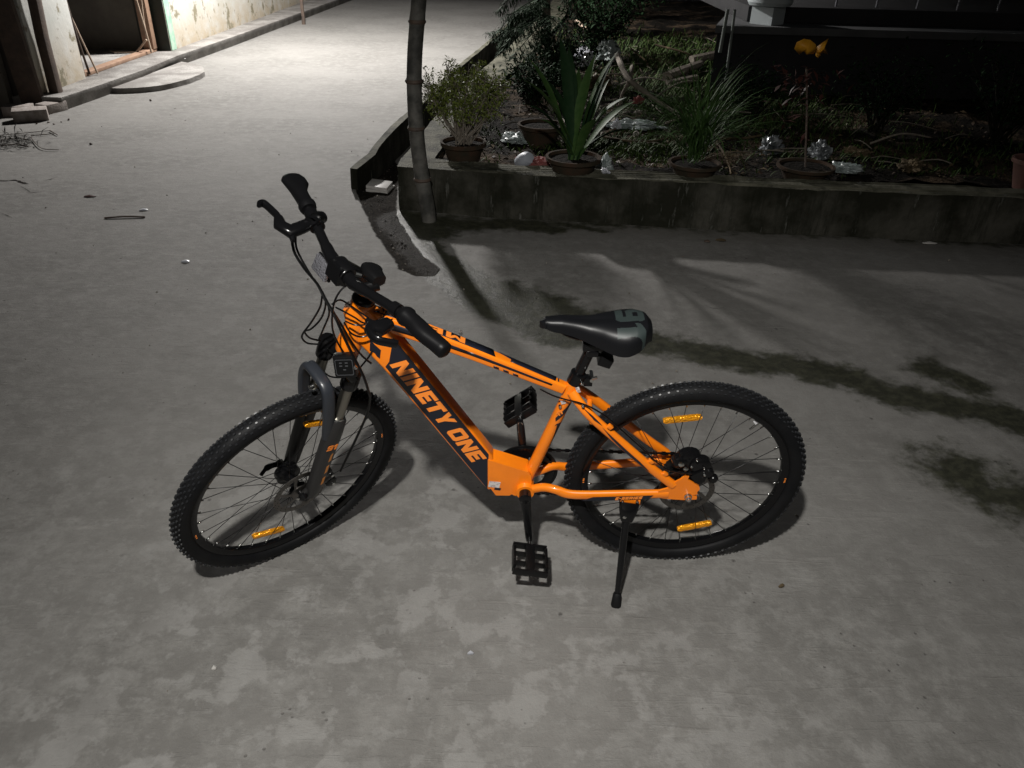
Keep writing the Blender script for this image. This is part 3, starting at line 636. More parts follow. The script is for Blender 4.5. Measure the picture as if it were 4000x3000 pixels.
frond_tree('conifer_tree', tb, 'dark feathery-leaved tree drooping over the planter side wall, top centre', [PY(2138, 200, yt), PY(2135, 80, yt), PY(2130, -60, yt), PY(2126, -250, yt), PY(2122, -450, yt)],
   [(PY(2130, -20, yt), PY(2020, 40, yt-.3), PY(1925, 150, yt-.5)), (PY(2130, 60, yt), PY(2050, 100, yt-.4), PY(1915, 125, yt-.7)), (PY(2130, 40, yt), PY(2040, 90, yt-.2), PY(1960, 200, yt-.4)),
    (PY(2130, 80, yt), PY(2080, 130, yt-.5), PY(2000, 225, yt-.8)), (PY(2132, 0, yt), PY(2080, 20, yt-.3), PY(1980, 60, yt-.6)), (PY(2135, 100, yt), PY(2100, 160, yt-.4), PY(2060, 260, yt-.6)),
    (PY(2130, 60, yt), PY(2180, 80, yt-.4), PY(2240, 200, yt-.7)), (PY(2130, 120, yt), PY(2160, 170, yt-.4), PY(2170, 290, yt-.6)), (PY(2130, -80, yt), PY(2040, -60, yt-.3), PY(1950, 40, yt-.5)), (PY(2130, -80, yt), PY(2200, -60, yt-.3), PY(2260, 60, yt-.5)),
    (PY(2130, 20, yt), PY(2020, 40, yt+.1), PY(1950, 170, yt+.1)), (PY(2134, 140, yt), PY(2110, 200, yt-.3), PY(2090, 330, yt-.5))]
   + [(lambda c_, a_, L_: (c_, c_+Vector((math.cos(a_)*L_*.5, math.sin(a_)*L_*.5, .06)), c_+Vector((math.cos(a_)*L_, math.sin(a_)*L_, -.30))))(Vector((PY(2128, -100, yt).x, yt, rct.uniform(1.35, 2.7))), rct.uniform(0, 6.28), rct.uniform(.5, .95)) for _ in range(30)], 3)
STEMD = mat('dark_stem', (.012, .011, .008), .8, spec=.1)
# dark shrubs in the garden; the left and back ones added to darken it
def shrub(label, c, r, h, n, m, seed, name='shrub', L0=.05):
    rnd = random.Random(seed); e = empty(name, c); tag(e, label, 'shrub'); ms_ = MB(); mf = MB()
    for i in range(n):
        a = rnd.uniform(0, 2*math.pi); tip = Vector((math.cos(a)*r*rnd.random()**.5, math.sin(a)*r*rnd.random()**.5, h*rnd.uniform(.45, 1))); pth = smoothpath([Vector((rnd.gauss(0, .04), rnd.gauss(0, .04), 0)), tip*.5+Vector((0, 0, .08)), tip], 4)
        ms_.sweep(pth, [.009-.007*k/8 for k in range(9)], 5)
        for k in range(26):
            q = pth[rnd.randint(3, 8)]+Vector((rnd.gauss(0, .07), rnd.gauss(0, .07), rnd.gauss(0, .06))); leaf_quad(mf, q, (rnd.gauss(0, 1), rnd.gauss(0, 1), rnd.gauss(.1, .7)), (0, 0, 1), L0*rnd.uniform(.6, 1.5), L0*.45)
    ms_.build('stems', STEMD, e); mf.build('foliage', m, e); return e
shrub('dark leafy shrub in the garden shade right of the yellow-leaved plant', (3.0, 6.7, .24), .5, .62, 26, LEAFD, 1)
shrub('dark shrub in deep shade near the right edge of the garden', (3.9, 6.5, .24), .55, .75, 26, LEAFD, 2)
shrub('dense dark shrub added to blacken the shade just right of the round bush', (.12, 7.5, .2), .30, .42, 40, LEAFD, 11)
shrub('dark shrub added to blacken the foot of the feathery tree', (.42, 8.6, .2), .32, .55, 40, LEAFD, 12)
shrub('black leafy mass added to darken the bed behind the feathery tree', (.9, 10.2, .2), .5, .9, 44, LEAFD, 13, L0=.07)
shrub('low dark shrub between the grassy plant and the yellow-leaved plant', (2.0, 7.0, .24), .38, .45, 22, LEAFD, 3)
shrub('dark shrub added as backdrop at the back of the garden behind the debris', (1.4, 12.6, .24), .9, 1.2, 40, LEAFD, 6, L0=.08)
shrub('broad dark shrub added as backdrop at the far back, left of the veranda', (1.2, 14.8, .24), 1.2, 1.7, 50, LEAFD, 9, L0=.09)
# ground cover
rnd = random.Random(21); mb = MB()
def scatter(n, cx, cy, sx, sy, L, w):
    for i in range(n):
        x, y = rnd.gauss(cx, sx), rnd.gauss(cy, sy)
        if y < 5.32 or x < -.45+max(0, (y-7))*.17: continue
        a = rnd.uniform(0, 6.28); blade(mb, (x, y, soil_z(x, y)-.01), (math.cos(a)*.6, math.sin(a)*.6, 1), L*rnd.uniform(.5, 1.3), w, rnd.uniform(.4, 1.8), 3, .3)
scatter(2600, 1.75, 8.3, .55, 1.0, .11, .010); scatter(1500, .75, 6.0, .35, .22, .07, .012); scatter(1600, 2.2, 7.3, .6, .5, .12, .010); scatter(1500, 2.6, 5.9, 1.2, .3, .07, .011); scatter(1000, 1.0, 7.4, .5, .9, .06, .010); scatter(500, -.35, 6.0, .1, .5, .05, .01); scatter(2600, 2.0, 10.6, .8, 1.0, .16, .014)
tag(mb.build('ground_cover', GRASSM), kind='stuff')
mb = MB()
for i in range(2200):
    x, y = rnd.uniform(-.6, 4.2), 5.35+rnd.random()**1.4*5.5
    if x < -.5+max(0, (y-7))*.17: continue
    leaf_quad(mb, (x, y, soil_z(x, y)+.012), (rnd.gauss(0, 1), rnd.gauss(0, 1), rnd.gauss(0, .3)), (rnd.gauss(0, .4), rnd.gauss(0, .4), 1), rnd.uniform(.02, .07), rnd.uniform(.012, .03), rnd.choice((0, 0, 1)))
tag(mb.build('leaf_litter', [DRYM, WOODD]), kind='stuff')
# branches, logs and debris in the garden
def branch(name, label, pts, r0, r1, m=BARK, cat='branch', group=None, n=8):
    P = [Vector(q) for q in pts]; o_ = P[0].copy(); sp_ = smoothpath([q-o_ for q in P], 5); N = len(sp_); mb = MB(); mb.sweep(sp_, [(r0+(r1-r0)*i/(N-1))*(1+.12*mnoise.noise((i*.9, r0*50, 0))) for i in range(N)], n)
    o = mb.build(name, m); o.location = o_; return tag(o, label, cat, group)
branch('branch', 'thick grey fallen branch sloping down behind the lily towards the grassy plant', [G(2410, 215, .62), G(2450, 300, .55), G(2520, 360, .42), G(2600, 415, .32), G(2670, 460, .27)], .028, .018)
branch('branch', 'forked pale stick standing under the sloping grey branch', [G(2420, 410, .26), G(2430, 370, .36), G(2455, 318, .50), G(2470, 260, .58)], .012, .02)
branch('log', 'uppermost of the short logs at the back, its cut end toward the veranda', [G(2700, 235, .36), G(2765, 222, .38), G(2826, 205, .40)], .05, .055, cat='log', group='short logs lying behind the grassy plant')
branch('log', 'middle log of the small pile, smooth and grey', [G(2605, 300, .32), G(2670, 275, .33), G(2735, 250, .33)], .058, .045, cat='log', group='short logs lying behind the grassy plant')
branch('log', 'lowest log of the small pile, half sunk in green', [G(2605, 332, .27), G(2660, 318, .28), G(2720, 305, .28)], .045, .04, cat='log', group='short logs lying behind the grassy plant')
branch('bamboo_stick', 'pale cut stick pointing up out of the dark at the back left of the garden', [G(2250, 80, .55), G(2280, 105, .5), G(2308, 128, .45)], .022, .022, PALEB, 'stick')
branch('branch', 'long thin brown stick lying across the soil between lily and grassy plant', [G(2360, 535, .28), G(2450, 550, .29), G(2540, 552, .29), G(2610, 540, .28)], .010, .007, DRYM)
branch('branch', 'pale curved stick lying right of the grassy plant', [G(2770, 520, .3), G(2830, 540, .29), G(2900, 540, .29), G(2975, 528, .3)], .014, .008, DRYM)
branch('branch', 'thin dry stick lying across the dark back of the garden, left part', [G(2560, 175, .42), G(2640, 195, .4), G(2700, 215, .36)], .014, .009, DRYM)
branch('branch', 'thin dry stick reaching over the green towards the logs', [G(2465, 190, .44), G(2520, 235, .36)], .012, .006, DRYM)
branch('branch', 'dead curved leaf stalk hanging over the wall right of the grassy pot', [G(2800, 555, .40), G(2830, 600, .36), G(2850, 650, .31), G(2855, 680, .29)], .010, .006, DRYM)
def crumple(name, label, c, size, m, seed, cat='plastic bag', flat=.5, group=None, sub=4):
    bm = bmesh.new(); bmesh.ops.create_icosphere(bm, subdivisions=sub, radius=1)
    for v in bm.verts:
        p_ = v.co.copy(); n_ = mnoise.noise(p_*1.6+Vector((seed*3.1, 0, 0)))*.5+abs(mnoise.noise(p_*3.6+Vector((0, seed*2.3, 0))))*.55-abs(mnoise.noise(p_*8+Vector((0, 0, seed))))*.22
        p_ *= (.78+n_); v.co = Vector((p_.x*size[0], p_.y*size[1], max(-.25, p_.z)*size[2]))
    for f in bm.faces: f.smooth = False
    me_ = bpy.data.meshes.new(name); bm.to_mesh(me_); bm.free(); o = mob(name, me_, m); o.location = c
    o.rotation_euler = (0, 0, seed); return tag(o, label, cat, group)
crumple('plastic_bag', 'bright white crumpled plastic bag at the back of the garden, left of the grey-green film', G(2275, 240, .33), (.18, .13, .15), PLASW, 1)
crumple('plastic_bag', 'grey-green crumpled plastic film beside the bright white bag', G(2375, 215, .36), (.17, .15, .17), PLASG, 2)
crumple('plastic_bag', 'flat pale plastic sheet lying on soil right of the lily', G(2480, 490, .27), (.24, .16, .045), PLASG, 3)
crumple('plastic_bag', 'silvery crumpled wrapper beside the yellow-leaved plant pot, on its left', G(3010, 580, .28), (.14, .09, .09), PLASS, 4)
crumple('plastic_bag', 'silver twisted wrapper just behind the yellow-leaved plant pot', G(3195, 600, .30), (.09, .07, .10), PLASS, 5)
crumple('plastic_bag', 'grey flattened bag right of the yellow-leaved plant pot', G(3290, 660, .29), (.13, .10, .04), PLASG, 6)
crumple('plastic_bag', 'small translucent bag on the wall top right of the lily pot', G(2358, 650, .28), (.07, .06, .07), PLASG, 7)
crumple('plastic_bag', 'small white scrap of plastic lying low on the wall below the lily leaves', G(2365, 672, .29), (.07, .03, .025), PLASW, 8)
crumple('cloth_rag', 'faded red rag bunched on the wall between the bush and the lily', G(2095, 640, .29), (.13, .06, .05), PINK, 9, 'rag')
crumple('paper_scrap', 'small red and white scrap behind the lily leaves', G(2492, 398, .30), (.06, .04, .05), PINK, 10, 'scrap')
crumple('plastic_bag', 'small bright silver scrap right of the lily stem', G(2408, 492, .29), (.045, .035, .05), PLASW, 12, 'scrap')
crumple('plastic_bag', 'dull grey film half under the lily leaves on the left', G(2010, 545, .28), (.13, .10, .05), PLASG, 21)
crumple('dry_husk', 'brown dry husk lying just right of the silver wrappers', G(3340, 600, .28), (.10, .07, .05), DRYM, 22, 'husk')
crumple('dry_husk', 'pale brown husk heap before the veranda, far right of the yellow leaf', G(3560, 650, .28), (.16, .09, .05), DRYM, 23, 'husk')
crumple('dry_husk', 'clump of brown soil and husk behind the lily, below the white bag', G(2330, 330, .28), (.16, .20, .09), DRYM, 24, 'husk')
rnd_b = random.Random(91)
for i, lab in enumerate(['long dry frond stalk lying behind the lily on its right', 'dry stalk crossing the soil in front of the short logs', 'dry stalk arching beside the grassy plant on its left', 'dry stalk lying between the silver wrappers and the veranda', 'dry stalk lying at the back beneath the feathery tree']):
    u, v = [(2420, 330), (2560, 380), (2600, 480), (3400, 560), (2260, 320)][i]; a_ = G(u, v, .30); d_ = Vector((rnd_b.uniform(.4, .8), rnd_b.uniform(-.3, .4), rnd_b.uniform(-.02, .12)))
    branch('dry_stalk', lab, [a_, a_+d_*.5+Vector((0, 0, .05)), a_+d_], .009, .005, BARK, 'stalk', 'dry stalks strewn over the garden bed', 6)
# white plastic cup/bottle piece leaning
mb = MB(); mb.lathe([(.02, 0), (.050, .01), (.056, .05), (.053, .10), (.036, .130), (.0, .138)], 20); o = mb.build('plastic_tub', mat('white_tub', (.30, .32, .36), .5, col2=(.12, .12, .12), nz=9, fac_lo=.55, fac_hi=.7)); o.location = G(2030, 640, .27); o.rotation_euler = (R(55), R(25), R(20)); tag(o, 'white plastic tub lying on its side on the wall beside the red rag', 'tub')
rnd = random.Random(31)
STONEM = mat('pale_stone_chip', (.22, .20, .17), .85, col2=(.12, .11, .09), nz=30)
def stone_mesh(seed):
    bm = bmesh.new(); bmesh.ops.create_icosphere(bm, subdivisions=2, radius=1)
    for v in bm.verts: v.co *= .8+.45*mnoise.noise(v.co*1.4+Vector((seed, 0, 0)))
    me_ = bpy.data.meshes.new('stone'); bm.to_mesh(me_); bm.free(); me_.materials.append(STONEM); return me_
sm_ = [stone_mesh(i*7) for i in range(4)]
# rubble in garden: uncountable -> one object
mb = MB()
def add_stone(mb, c, s, k):
    me_ = sm_[k % 4]; q = Quaternion((rnd.random(), rnd.random(), rnd.random(), rnd.random())).normalized()
    mb.add([q @ Vector((v.co.x*s, v.co.y*s, v.co.z*s*.7))+Vector(c) for v in me_.vertices], [tuple(p.vertices) for p in me_.polygons], 0, False)
for i in range(150):
    u, v = rnd.choice([(2420, 440), (2300, 420), (2220, 400), (2330, 380)]); x, y, _ = G(rnd.gauss(u, 60), rnd.gauss(v, 45), .26)
    if 5.4 < y < 14: add_stone(mb, (x, y, soil_z(x, y)+.01), rnd.uniform(.012, .045), i)
tag(mb.build('garden_rubble', STONEM), kind='stuff')
mb = MB()
for i in range(150):
    x, y = rnd.uniform(-.3, 3.6), 5.6+rnd.random()*6.5
    if x < -.4+max(0, (y-7))*.2: continue
    a = rnd.uniform(0, 3.14); L_ = rnd.uniform(.12, .5); z = soil_z(x, y)+.02; e_ = Vector((math.cos(a), math.sin(a)*.8, rnd.uniform(-.05, .15)))*L_
    mb.sweep(smoothpath([Vector((x, y, z)), Vector((x, y, z+.02))+e_*.5+Vector((rnd.gauss(0, .02), 0, 0)), Vector((x, y, z))+e_], 3), rnd.uniform(.002, .006), 4)
tag(mb.build('garden_twigs', BARK), kind='stuff')
mb = MB()
for i in range(170):
    k = rnd.random()
    x0, y0 = DIRT[0]; 
    while True:
        x, y = rnd.uniform(-1.3, -.35), rnd.uniform(3.95, 6.3)
        if inside(np.array(x), np.array(y), DIRT): break
    add_stone(mb, (x, y, -.004), rnd.choice([.004, .005, .006, .008, .012]), i)
tag(mb.build('dirt_rubble', mat('dark_rubble', (.020, .017, .014), .8, col2=(.17, .15, .13), nz=11, fac_lo=.52, fac_hi=.6)), kind='stuff')
# tile pieces on the dirt
mb = MB(); mb.box((0, 0, 0), (.155, .15, .022)); o = mb.build('ceramic_tile', TILEM, bevel=.002); cc = G(1482, 722, .03); o.location = cc; o.rotation_euler = (R(3), R(4), R(-8)); tag(o, 'square pale tile lying on the dirt between kerb and planter wall', 'tile', None)
mb = MB(); mb.box((0, 0, 0), (.165, .16, .02)); o = mb.build('ceramic_tile', TILEM, bevel=.002); o.location = cc+Vector((.008, -.004, -.0245)); o.rotation_euler = (R(1), R(2), R(-12)); tag(o, 'lower tile under the square pale tile on the dirt', 'tile')
# litter on the concrete
def scrap(name, label, u, v, sx, sy, m, rz=0, cat='scrap', z=.004):
    mb = MB(); n = 7; P_ = [(math.cos(k*2*math.pi/n)*sx*(1+.25*mnoise.noise((k, u*.1, 0))), math.sin(k*2*math.pi/n)*sy*(1+.25*mnoise.noise((k, v*.1, 5))), .002+.006*abs(mnoise.noise((k*.7, u, v)))) for k in range(n)]
    mb.add(P_+[(0, 0, .012)], [(i, (i+1) % n, n) for i in range(n)], 0, False); mb.add([(a, b, -.002) for a, b, _ in P_], [tuple(range(n))[::-1]], 0, False)
    mb.add([q for q in P_]+[(a, b, -.002) for a, b, _ in P_], [(i, n+i, n+(i+1) % n, (i+1) % n) for i in range(n)], 0, False)
    o = mb.build(name, m); o.location = G(u, v)+Vector((0, 0, z)); o.rotation_euler = (0, 0, rz); return tag(o, label, cat)
scrap('paper_scrap', 'small white wrapper lying at the end of the thin twig on the bright concrete', 562, 822, .028, .016, PLASW, .2)
scrap('paper_scrap', 'small pale wrapper lying left of the far handlebar on the concrete', 726, 1024, .024, .015, PLASW, -.1)
scrap('dry_leaf', 'dark dry leaf on the concrete left of the twig', 352, 769, .042, .016, REDL, .1, 'leaf')
scrap('paper_scrap', 'tiny white scrap on the concrete near the bottom centre', 1838, 2556, .009, .003, PLASW, .1)
scrap('paper_scrap', 'tiny white scrap on the concrete at lower left', 838, 2614, .007, .005, TILEM, .4)
scrap('paper_scrap', 'small brownish smashed scrap on the concrete at lower right', 3052, 2293, .011, .005, DRYM, .4)
scrap('dry_leaf', 'yellowish leaf on the apron just before the planter wall', 2815, 940, .035, .016, DRYM, -.2, 'leaf')
scrap('dry_leaf', 'small dark leaf beside the yellowish leaf before the planter wall', 2762, 945, .022, .010, WOODD, -.2, 'leaf')
scrap('paper_scrap', 'pale scrap on the apron before the planter wall at right', 3630, 952, .05, .012, TILEM, 0)
scrap('pebble', 'brown pebble on the bare concrete right of the down tube', 1797, 1298, .010, .012, BRICKM, .3, 'pebble')
mb = MB(); a, b = G(408, 851, .006), G(566, 847, .006); mb.sweep(smoothpath([Vector(), (b-a)*.5+Vector((0, .006, .004)), b-a], 4), .006, 6); o = mb.build('twig', WOODD); o.location = a; tag(o, 'straight thin twig lying beside a white wrapper on the concrete', 'twig')
# chipped slab edge and cracks at the left
mb = MB(); rc_ = random.Random(5)
for P_, w_ in (([(-30, 704), (20, 706), (60, 704), (88, 713), (112, 716), (140, 700)], .016), ([(165, 705), (205, 698), (232, 686)], .009), ([(60, 716), (100, 738), (128, 752), (170, 745), (188, 732)], .004), ([(270, 664), (310, 640), (346, 626)], .004), ([(0, 830), (30, 842), (50, 852)], .003), ([(2750, 1190), (2790, 1205), (2830, 1200)], .003)):
    q_ = smoothpath([G(u, v, .003) for u, v in P_], 6); vs = []
    for i, a in enumerate(q_):
        b_ = w_*(.35+.9*rc_.random())*math.sin(math.pi*(i+.6)/(len(q_)+.2)); vs += [a+Vector((0, b_, 0)), a-Vector((0, b_*rc_.uniform(.3, 1), 0))]
    mb.add(vs, [(2*i, 2*i+1, 2*i+3, 2*i+2) for i in range(len(q_)-1)], 0, False)
tag(mb.build('slab_cracks', mat('crack_dirt', (.022, .018, .015), .95, spec=.05)), kind='stuff')
# twig heap at left edge
for i, (P_, r, lab) in enumerate([([(-20, 555), (60, 540), (130, 552)], .008, 'topmost thin twig of the heap at the left edge'), ([(-20, 530), (90, 520), (195, 510)], .004, 'long thin straight twig reaching right from the heap at the left edge'),
     ([(195, 510), (225, 527)], .006, 'short dark stub at the end of the long twig'), ([(120, 535), (160, 578), (230, 585)], .004, 'thin curved twig trailing below the heap'), ([(-20, 575), (50, 565), (110, 572)], .008, 'lowest dark twig of the heap at the left edge'), ([(120, 530), (210, 522)], .005, 'dark twig lying under the long straight twig')]):
    pts = [G(u, v, .012) for u, v in P_]; branch('twig', lab, pts, r, r*.6, WOODD, 'twig', 'twigs in the heap at the left edge', 6)
rnd = random.Random(77); mb = MB()
for i in range(150):
    c_ = G(rnd.gauss(40, 55), rnd.gauss(550, 14), .012); leaf_quad(mb, c_, (rnd.gauss(0, 1), rnd.gauss(0, .5), rnd.gauss(.1, .2)), (0, 0, 1), rnd.uniform(.04, .16), .012)
tag(mb.build('dry_leaf_heap', mat('dark_dry_leaf', (.03, .028, .022), .8)), kind='stuff')
mb = MB()
for i in range(420):
    x, y = rnd.uniform(-4, 4), rnd.uniform(.9, 12)
    if rnd.random() < .6: x, y = rnd.uniform(-3.5, 1.5), rnd.uniform(2.5, 10)
    if x > -.9 and y > 4.6: continue
    add_stone(mb, (x, y, .001), rnd.choice([.002, .002, .003, .004, .007]), i)
tag(mb.build('grit', STONEM), kind='stuff')
mb = MB(); 
for (u, v, s) in [(588, 393, .016), (143, 483, .014), (190, 478, .016), (211, 485, .012), (240, 476, .010), (268, 468, .015), (355, 563, .016)]: add_stone(mb, tuple(G(u, v, .004)), s, int(u))
tag(mb.build('dark_grit', WOODD), kind='stuff')

# ================================================================== BICYCLE
wb, HA, OFF, RW, BBX, BBZ = 1.1368, R(69.60261), .04805, .346, .45883, .31425
LEAN, YAW, STEER, BP = R(6.57069), R(180.79675), R(41.2), .00633
M0 = Matrix.Rotation(YAW, 4, 'Z') @ Matrix.Rotation(-LEAN, 4, 'X')
BM = Matrix.Translation((.50401, 1.82777, 0)) @ M0 @ Matrix.Translation((0, 0, RW)) @ Matrix.Rotation(BP, 4, 'Y') @ Matrix.Translation((0, 0, -RW))
bike = bpy.data.objects.new('bicycle', None); link(bike); bike.matrix_world = BM
tag(bike, 'orange and black mountain bicycle leaning on its kickstand, front wheel turned', 'bicycle')
BMi = BM.inverted()
def onbike(u, v, y=0.):
    o = BMi @ CAM; d = (BMi.to_3x3() @ ray(u, v)); return o+d*((y-o.y)/d.y)
uv_ = Vector((-math.cos(HA), 0, math.sin(HA))); nv_ = Vector((math.sin(HA), 0, math.cos(HA)))
A0 = Vector((wb, 0, RW))-nv_*OFF
FM = Matrix.Translation(A0) @ Matrix.Rotation(STEER, 4, uv_) @ Matrix.Translation(-A0)
FMi = (BM @ FM).inverted()
def fk(al, f, y=0.): return A0+uv_*al+nv_*f+Vector((0, y, 0))
def onfork_y(u, v, y):
    o = FMi @ CAM; d = FMi.to_3x3() @ ray(u, v); return o+d*((y-o.y)/d.y)
def onfork_al(u, v, al):
    o = FMi @ CAM; d = FMi.to_3x3() @ ray(u, v); q = A0+uv_*al; t = (q-o).dot(uv_)/d.dot(uv_); return o+d*t
ST = R(72.24286)
def stp(L, y=0.): return Vector((BBX-L*math.cos(ST), y, BBZ+L*math.sin(ST)))
Yv = Vector((0, 1, 0))
# ---- glyphs
GL = {
'N': (1.0, [[(0, 0), (.3, 0), (.3, .56), (.68, 0), (.98, 0), (.98, 1), (.68, 1), (.68, .44), (.3, 1), (0, 1)]]),
'I': (.32, [[(0, 0), (.3, 0), (.3, 1), (0, 1)]]),
'E': (.86, [[(0, 0), (.85, 0), (.85, .25), (.3, .25), (.3, .38), (.74, .38), (.74, .62), (.3, .62), (.3, .75), (.85, .75), (.85, 1), (0, 1)]]),
'T': (.88, [[(.28, 0), (.6, 0), (.6, .74), (.88, .74), (.88, 1), (0, 1), (0, .74), (.28, .74)]]),
'Y': (.96, [[(.32, 0), (.63, 0), (.63, .4), (.96, 1), (.64, 1), (.48, .66), (.32, 1), (0, 1), (.32, .4)]]),
'O': (1.0, [[(.12, 0), (.86, 0), (.98, .12), (.98, .88), (.86, 1), (.12, 1), (0, .88), (0, .12)], [(.3, .25), (.3, .75), (.68, .75), (.68, .25)]]),
'M': (1.15, [[(0, 0), (.28, 0), (.28, .55), (.47, .2), (.63, .2), (.82, .55), (.82, 0), (1.1, 0), (1.1, 1), (.82, 1), (.55, .55), (.28, 1), (0, 1)]]),
'R': (.94, [[(0, 0), (.3, 0), (.3, .34), (.46, .34), (.6, 0), (.93, 0), (.76, .38), (.9, .5), (.9, .86), (.76, 1), (0, 1)], [(.3, .57), (.3, .78), (.6, .78), (.6, .57)]]),
'A': (1.0, [[(0, 0), (.3, 0), (.37, .22), (.63, .22), (.7, 0), (1, 0), (.7, 1), (.3, 1)], [(.43, .42), (.5, .72), (.57, .42)]]),
'K': (.98, [[(0, 0), (.3, 0), (.3, .38), (.6, 0), (.97, 0), (.58, .52), (.95, 1), (.58, 1), (.3, .64), (.3, 1), (0, 1)]]),
'S': (.9, [[(0, 0), (.76, 0), (.88, .12), (.88, .5), (.76, .62), (.3, .62), (.3, .76), (.88, .76), (.88, 1), (.12, 1), (0, .88), (0, .5), (.12, .38), (.58, .38), (.58, .25), (0, .25)]]),
'9': (.92, [[(0, 0), (.78, 0), (.9, .12), (.9, .88), (.78, 1), (.12, 1), (0, .88), (0, .5), (.12, .38), (.6, .38), (.6, .24), (0, .24)], [(.3, .6), (.3, .77), (.6, .77), (.6, .6)]]),
'1': (.55, [[(.2, 0), (.54, 0), (.54, 1), (.28, 1), (0, .82), (0, .62), (.2, .7)]]),
'7': (.88, [[(.2, 0), (.52, 0), (.86, .76), (.86, 1), (0, 1), (0, .74), (.5, .74)]]),
'-': (.5, [[(0, .38), (.42, .38), (.42, .62), (0, .62)]]),
}
def text_polys(txt, gap=.12, space=.45):
    out = []; x = 0
    for ch in txt:
        if ch == ' ': x += space; continue
        w, loops = GL[ch]; out.append([[(a+x, b) for a, b in L] for L in loops]); x += w+gap
    return out, x-gap
def lettering(name, txt, org, rdir, udir, height, length, m, parent, shear=.18, thick=.0006, gap=.12, space=.45):
    org, rdir, udir = Vector(org), Vector(rdir).normalized(), Vector(udir).normalized(); nrm = rdir.cross(udir)
    P, wtot = text_polys(txt, gap, space); sx = (length-shear*height)/wtot; mb = MB()
    for loops in P: mb.poly(loops, lambda a, b: org+rdir*(a*sx+b*height*shear)+udir*(b*height)+nrm*thick, 0, -nrm*thick*.9)
    return mb.build(name, m, parent)
def panel(name, pts, m, parent, y, th=.0004):
    """flat decal on a side face; pts (x,z) in bike coordinates, facing +y"""
    mb = MB(); mb.poly([[(-x, z) for x, z in pts]], lambda a, b: (-a, y+th, b), 0, (0, -th*.9, 0)); return mb.build(name, m, parent)
# ---- frame
frm = MB()
frm.sweep([stp(-.045), stp(.36), stp(.372), stp(.40)], [.0168, .0168, .0195, .0195], 24)           # seat tube
frm.lathe([(.0255, -.042), (.0265, -.040), (.0265, .040), (.0255, .042)], 28, 'Y', (BBX, 0, BBZ))       # bb shell
# chainstays and seatstays
for s in (1, -1):
    cs = smoothpath([(BBX-.012, .030*s, BBZ+.002), (.410, .036*s, .333), (.375, .048*s, .338), (.335, .056*s, .328), (.27, .060*s, .330), (.15, .064*s, .340), (.055, .067*s, .347)], 5)
    frm.sweep(cs, [(.0125, .011)]*12+[(.0145, .009)]*(len(cs)-12), 14, upv=(0, 1, 0), p=2.6)
    ss = smoothpath([(.346, .016*s, .668), (.322, .032*s, .640), (.285, .047*s, .602), (.20, .056*s, .522), (.12, .062*s, .446), (.045, .067*s, .381)], 5)
    frm.sweep(ss, [(.0135, .010)]*len(ss), 14, upv=(0, 1, 0), p=2.6)
    # dropout plate
    dp = [(.085, .335), (.086, .362), (.062, .372), (.050, .392), (.030, .408), (.018, .424), (.008, .421), (.010, .408), (-.002, .400), (-.026, .384), (-.030, .372), (-.024, .360), (-.027, .352), (-.012, .346), (-.027, .341), (-.027, .331), (.01, .328), (.05, .331)]
    if s < 0: dp = [(.085, .335), (.086, .362), (.05, .392), (.03, .38), (-.015, .37), (-.02, .33), (.01, .30), (.05, .331)]
    frm.poly([[(-x, z) for x, z in dp]], (lambda a, b, s=s: (-a, .070*s+.003, b)), 0, (0, -.006, 0))
frm.sweep([(.288, -.05, .592), (.292, 0, .596), (.288, .05, .592)], .008, 8)
fo = frm.build('frame', ORANGE, bike, sharp=50)
# guides brazed on the stays
for i, (x, z) in enumerate([(.242, .577), (.118, .458), (.075, .416)]):
    mb = MB(); mb.box((x, .062+.004*i, z+.012), (.014, .010, .012), Matrix.Rotation(R(-42), 3, 'Y')); mb.build('cable_guide', ORANGE, fo, bevel=.0015)
# gusset / motor cover and down tube (rounded rectangle section)
def rrect(w, h0, h1, r, k=5):
    """loop in (y, n) : y in [-w,w], n in [h0,h1]"""
    out = []
    for cx, cy, a0 in ((w-r, h1-r, 0), (-w+r, h1-r, 90), (-w+r, h0+r, 180), (w-r, h0+r, 270)):
        for i in range(k+1): a = R(a0+90*i/k); out.append((cx+r*math.cos(a), cy+r*math.sin(a)))
    return out
DTO = Vector((.801, 0, .8318)); DTd = Vector((-.52, 0, -.854)).normalized(); DTn = Vector((.854, 0, -.52)).normalized()
def dt(s, n, y=0.): return DTO+DTd*s+DTn*n+Vector((0, y, 0))
def loftloops(mb, loops, mi=0):
    n = len(loops[0]); vs = [q for L in loops for q in L]; fs = [(i*n+k, i*n+(k+1) % n, (i+1)*n+(k+1) % n, (i+1)*n+k) for i in range(len(loops)-1) for k in range(n)]
    fs.append(tuple(range(n))[::-1]); fs.append(tuple((len(loops)-1)*n+k for k in range(n))); mb.add(vs, fs, mi)
mb = MB(); Ls = []
DW = .024
for s, n0, n1, w in [(-.125, .008, .062, .022), (-.09, .000, .078, .0235), (-.05, -.005, .086, .0240), (-.01, -.007, .083, DW), (.06, -.007, .078, DW), (.2, -.007, .076, DW), (.4, -.007, .076, DW), (.462, -.007, .076, DW), (.545, .024, .076, DW), (.57, .052, .074, DW)]:
    Ls.append([dt(s, n, y) for y, n in rrect(w, n0, n1, .008)][::-1])
loftloops(mb, Ls); dto = mb.build('down_tube', ORANGE, fo, sharp=50)
mb = MB(); hp = [(.5665, .432), (.452, .386), (.443, .372), (.440, .345), (.445, .322), (.448, .298), (.484, .290), (.492, .2915), (.494, .295), (.500, .295), (.502, .2905), (.543, .290), (.5665, .333)]
mb.poly([[(-x, z) for x, z in hp]], lambda a, b: (-a, .0262, b-.003), 0, (0, -.0524, 0)); mo = mb.build('motor_cover', ORANGE, fo, bevel=.005, sharp=50)
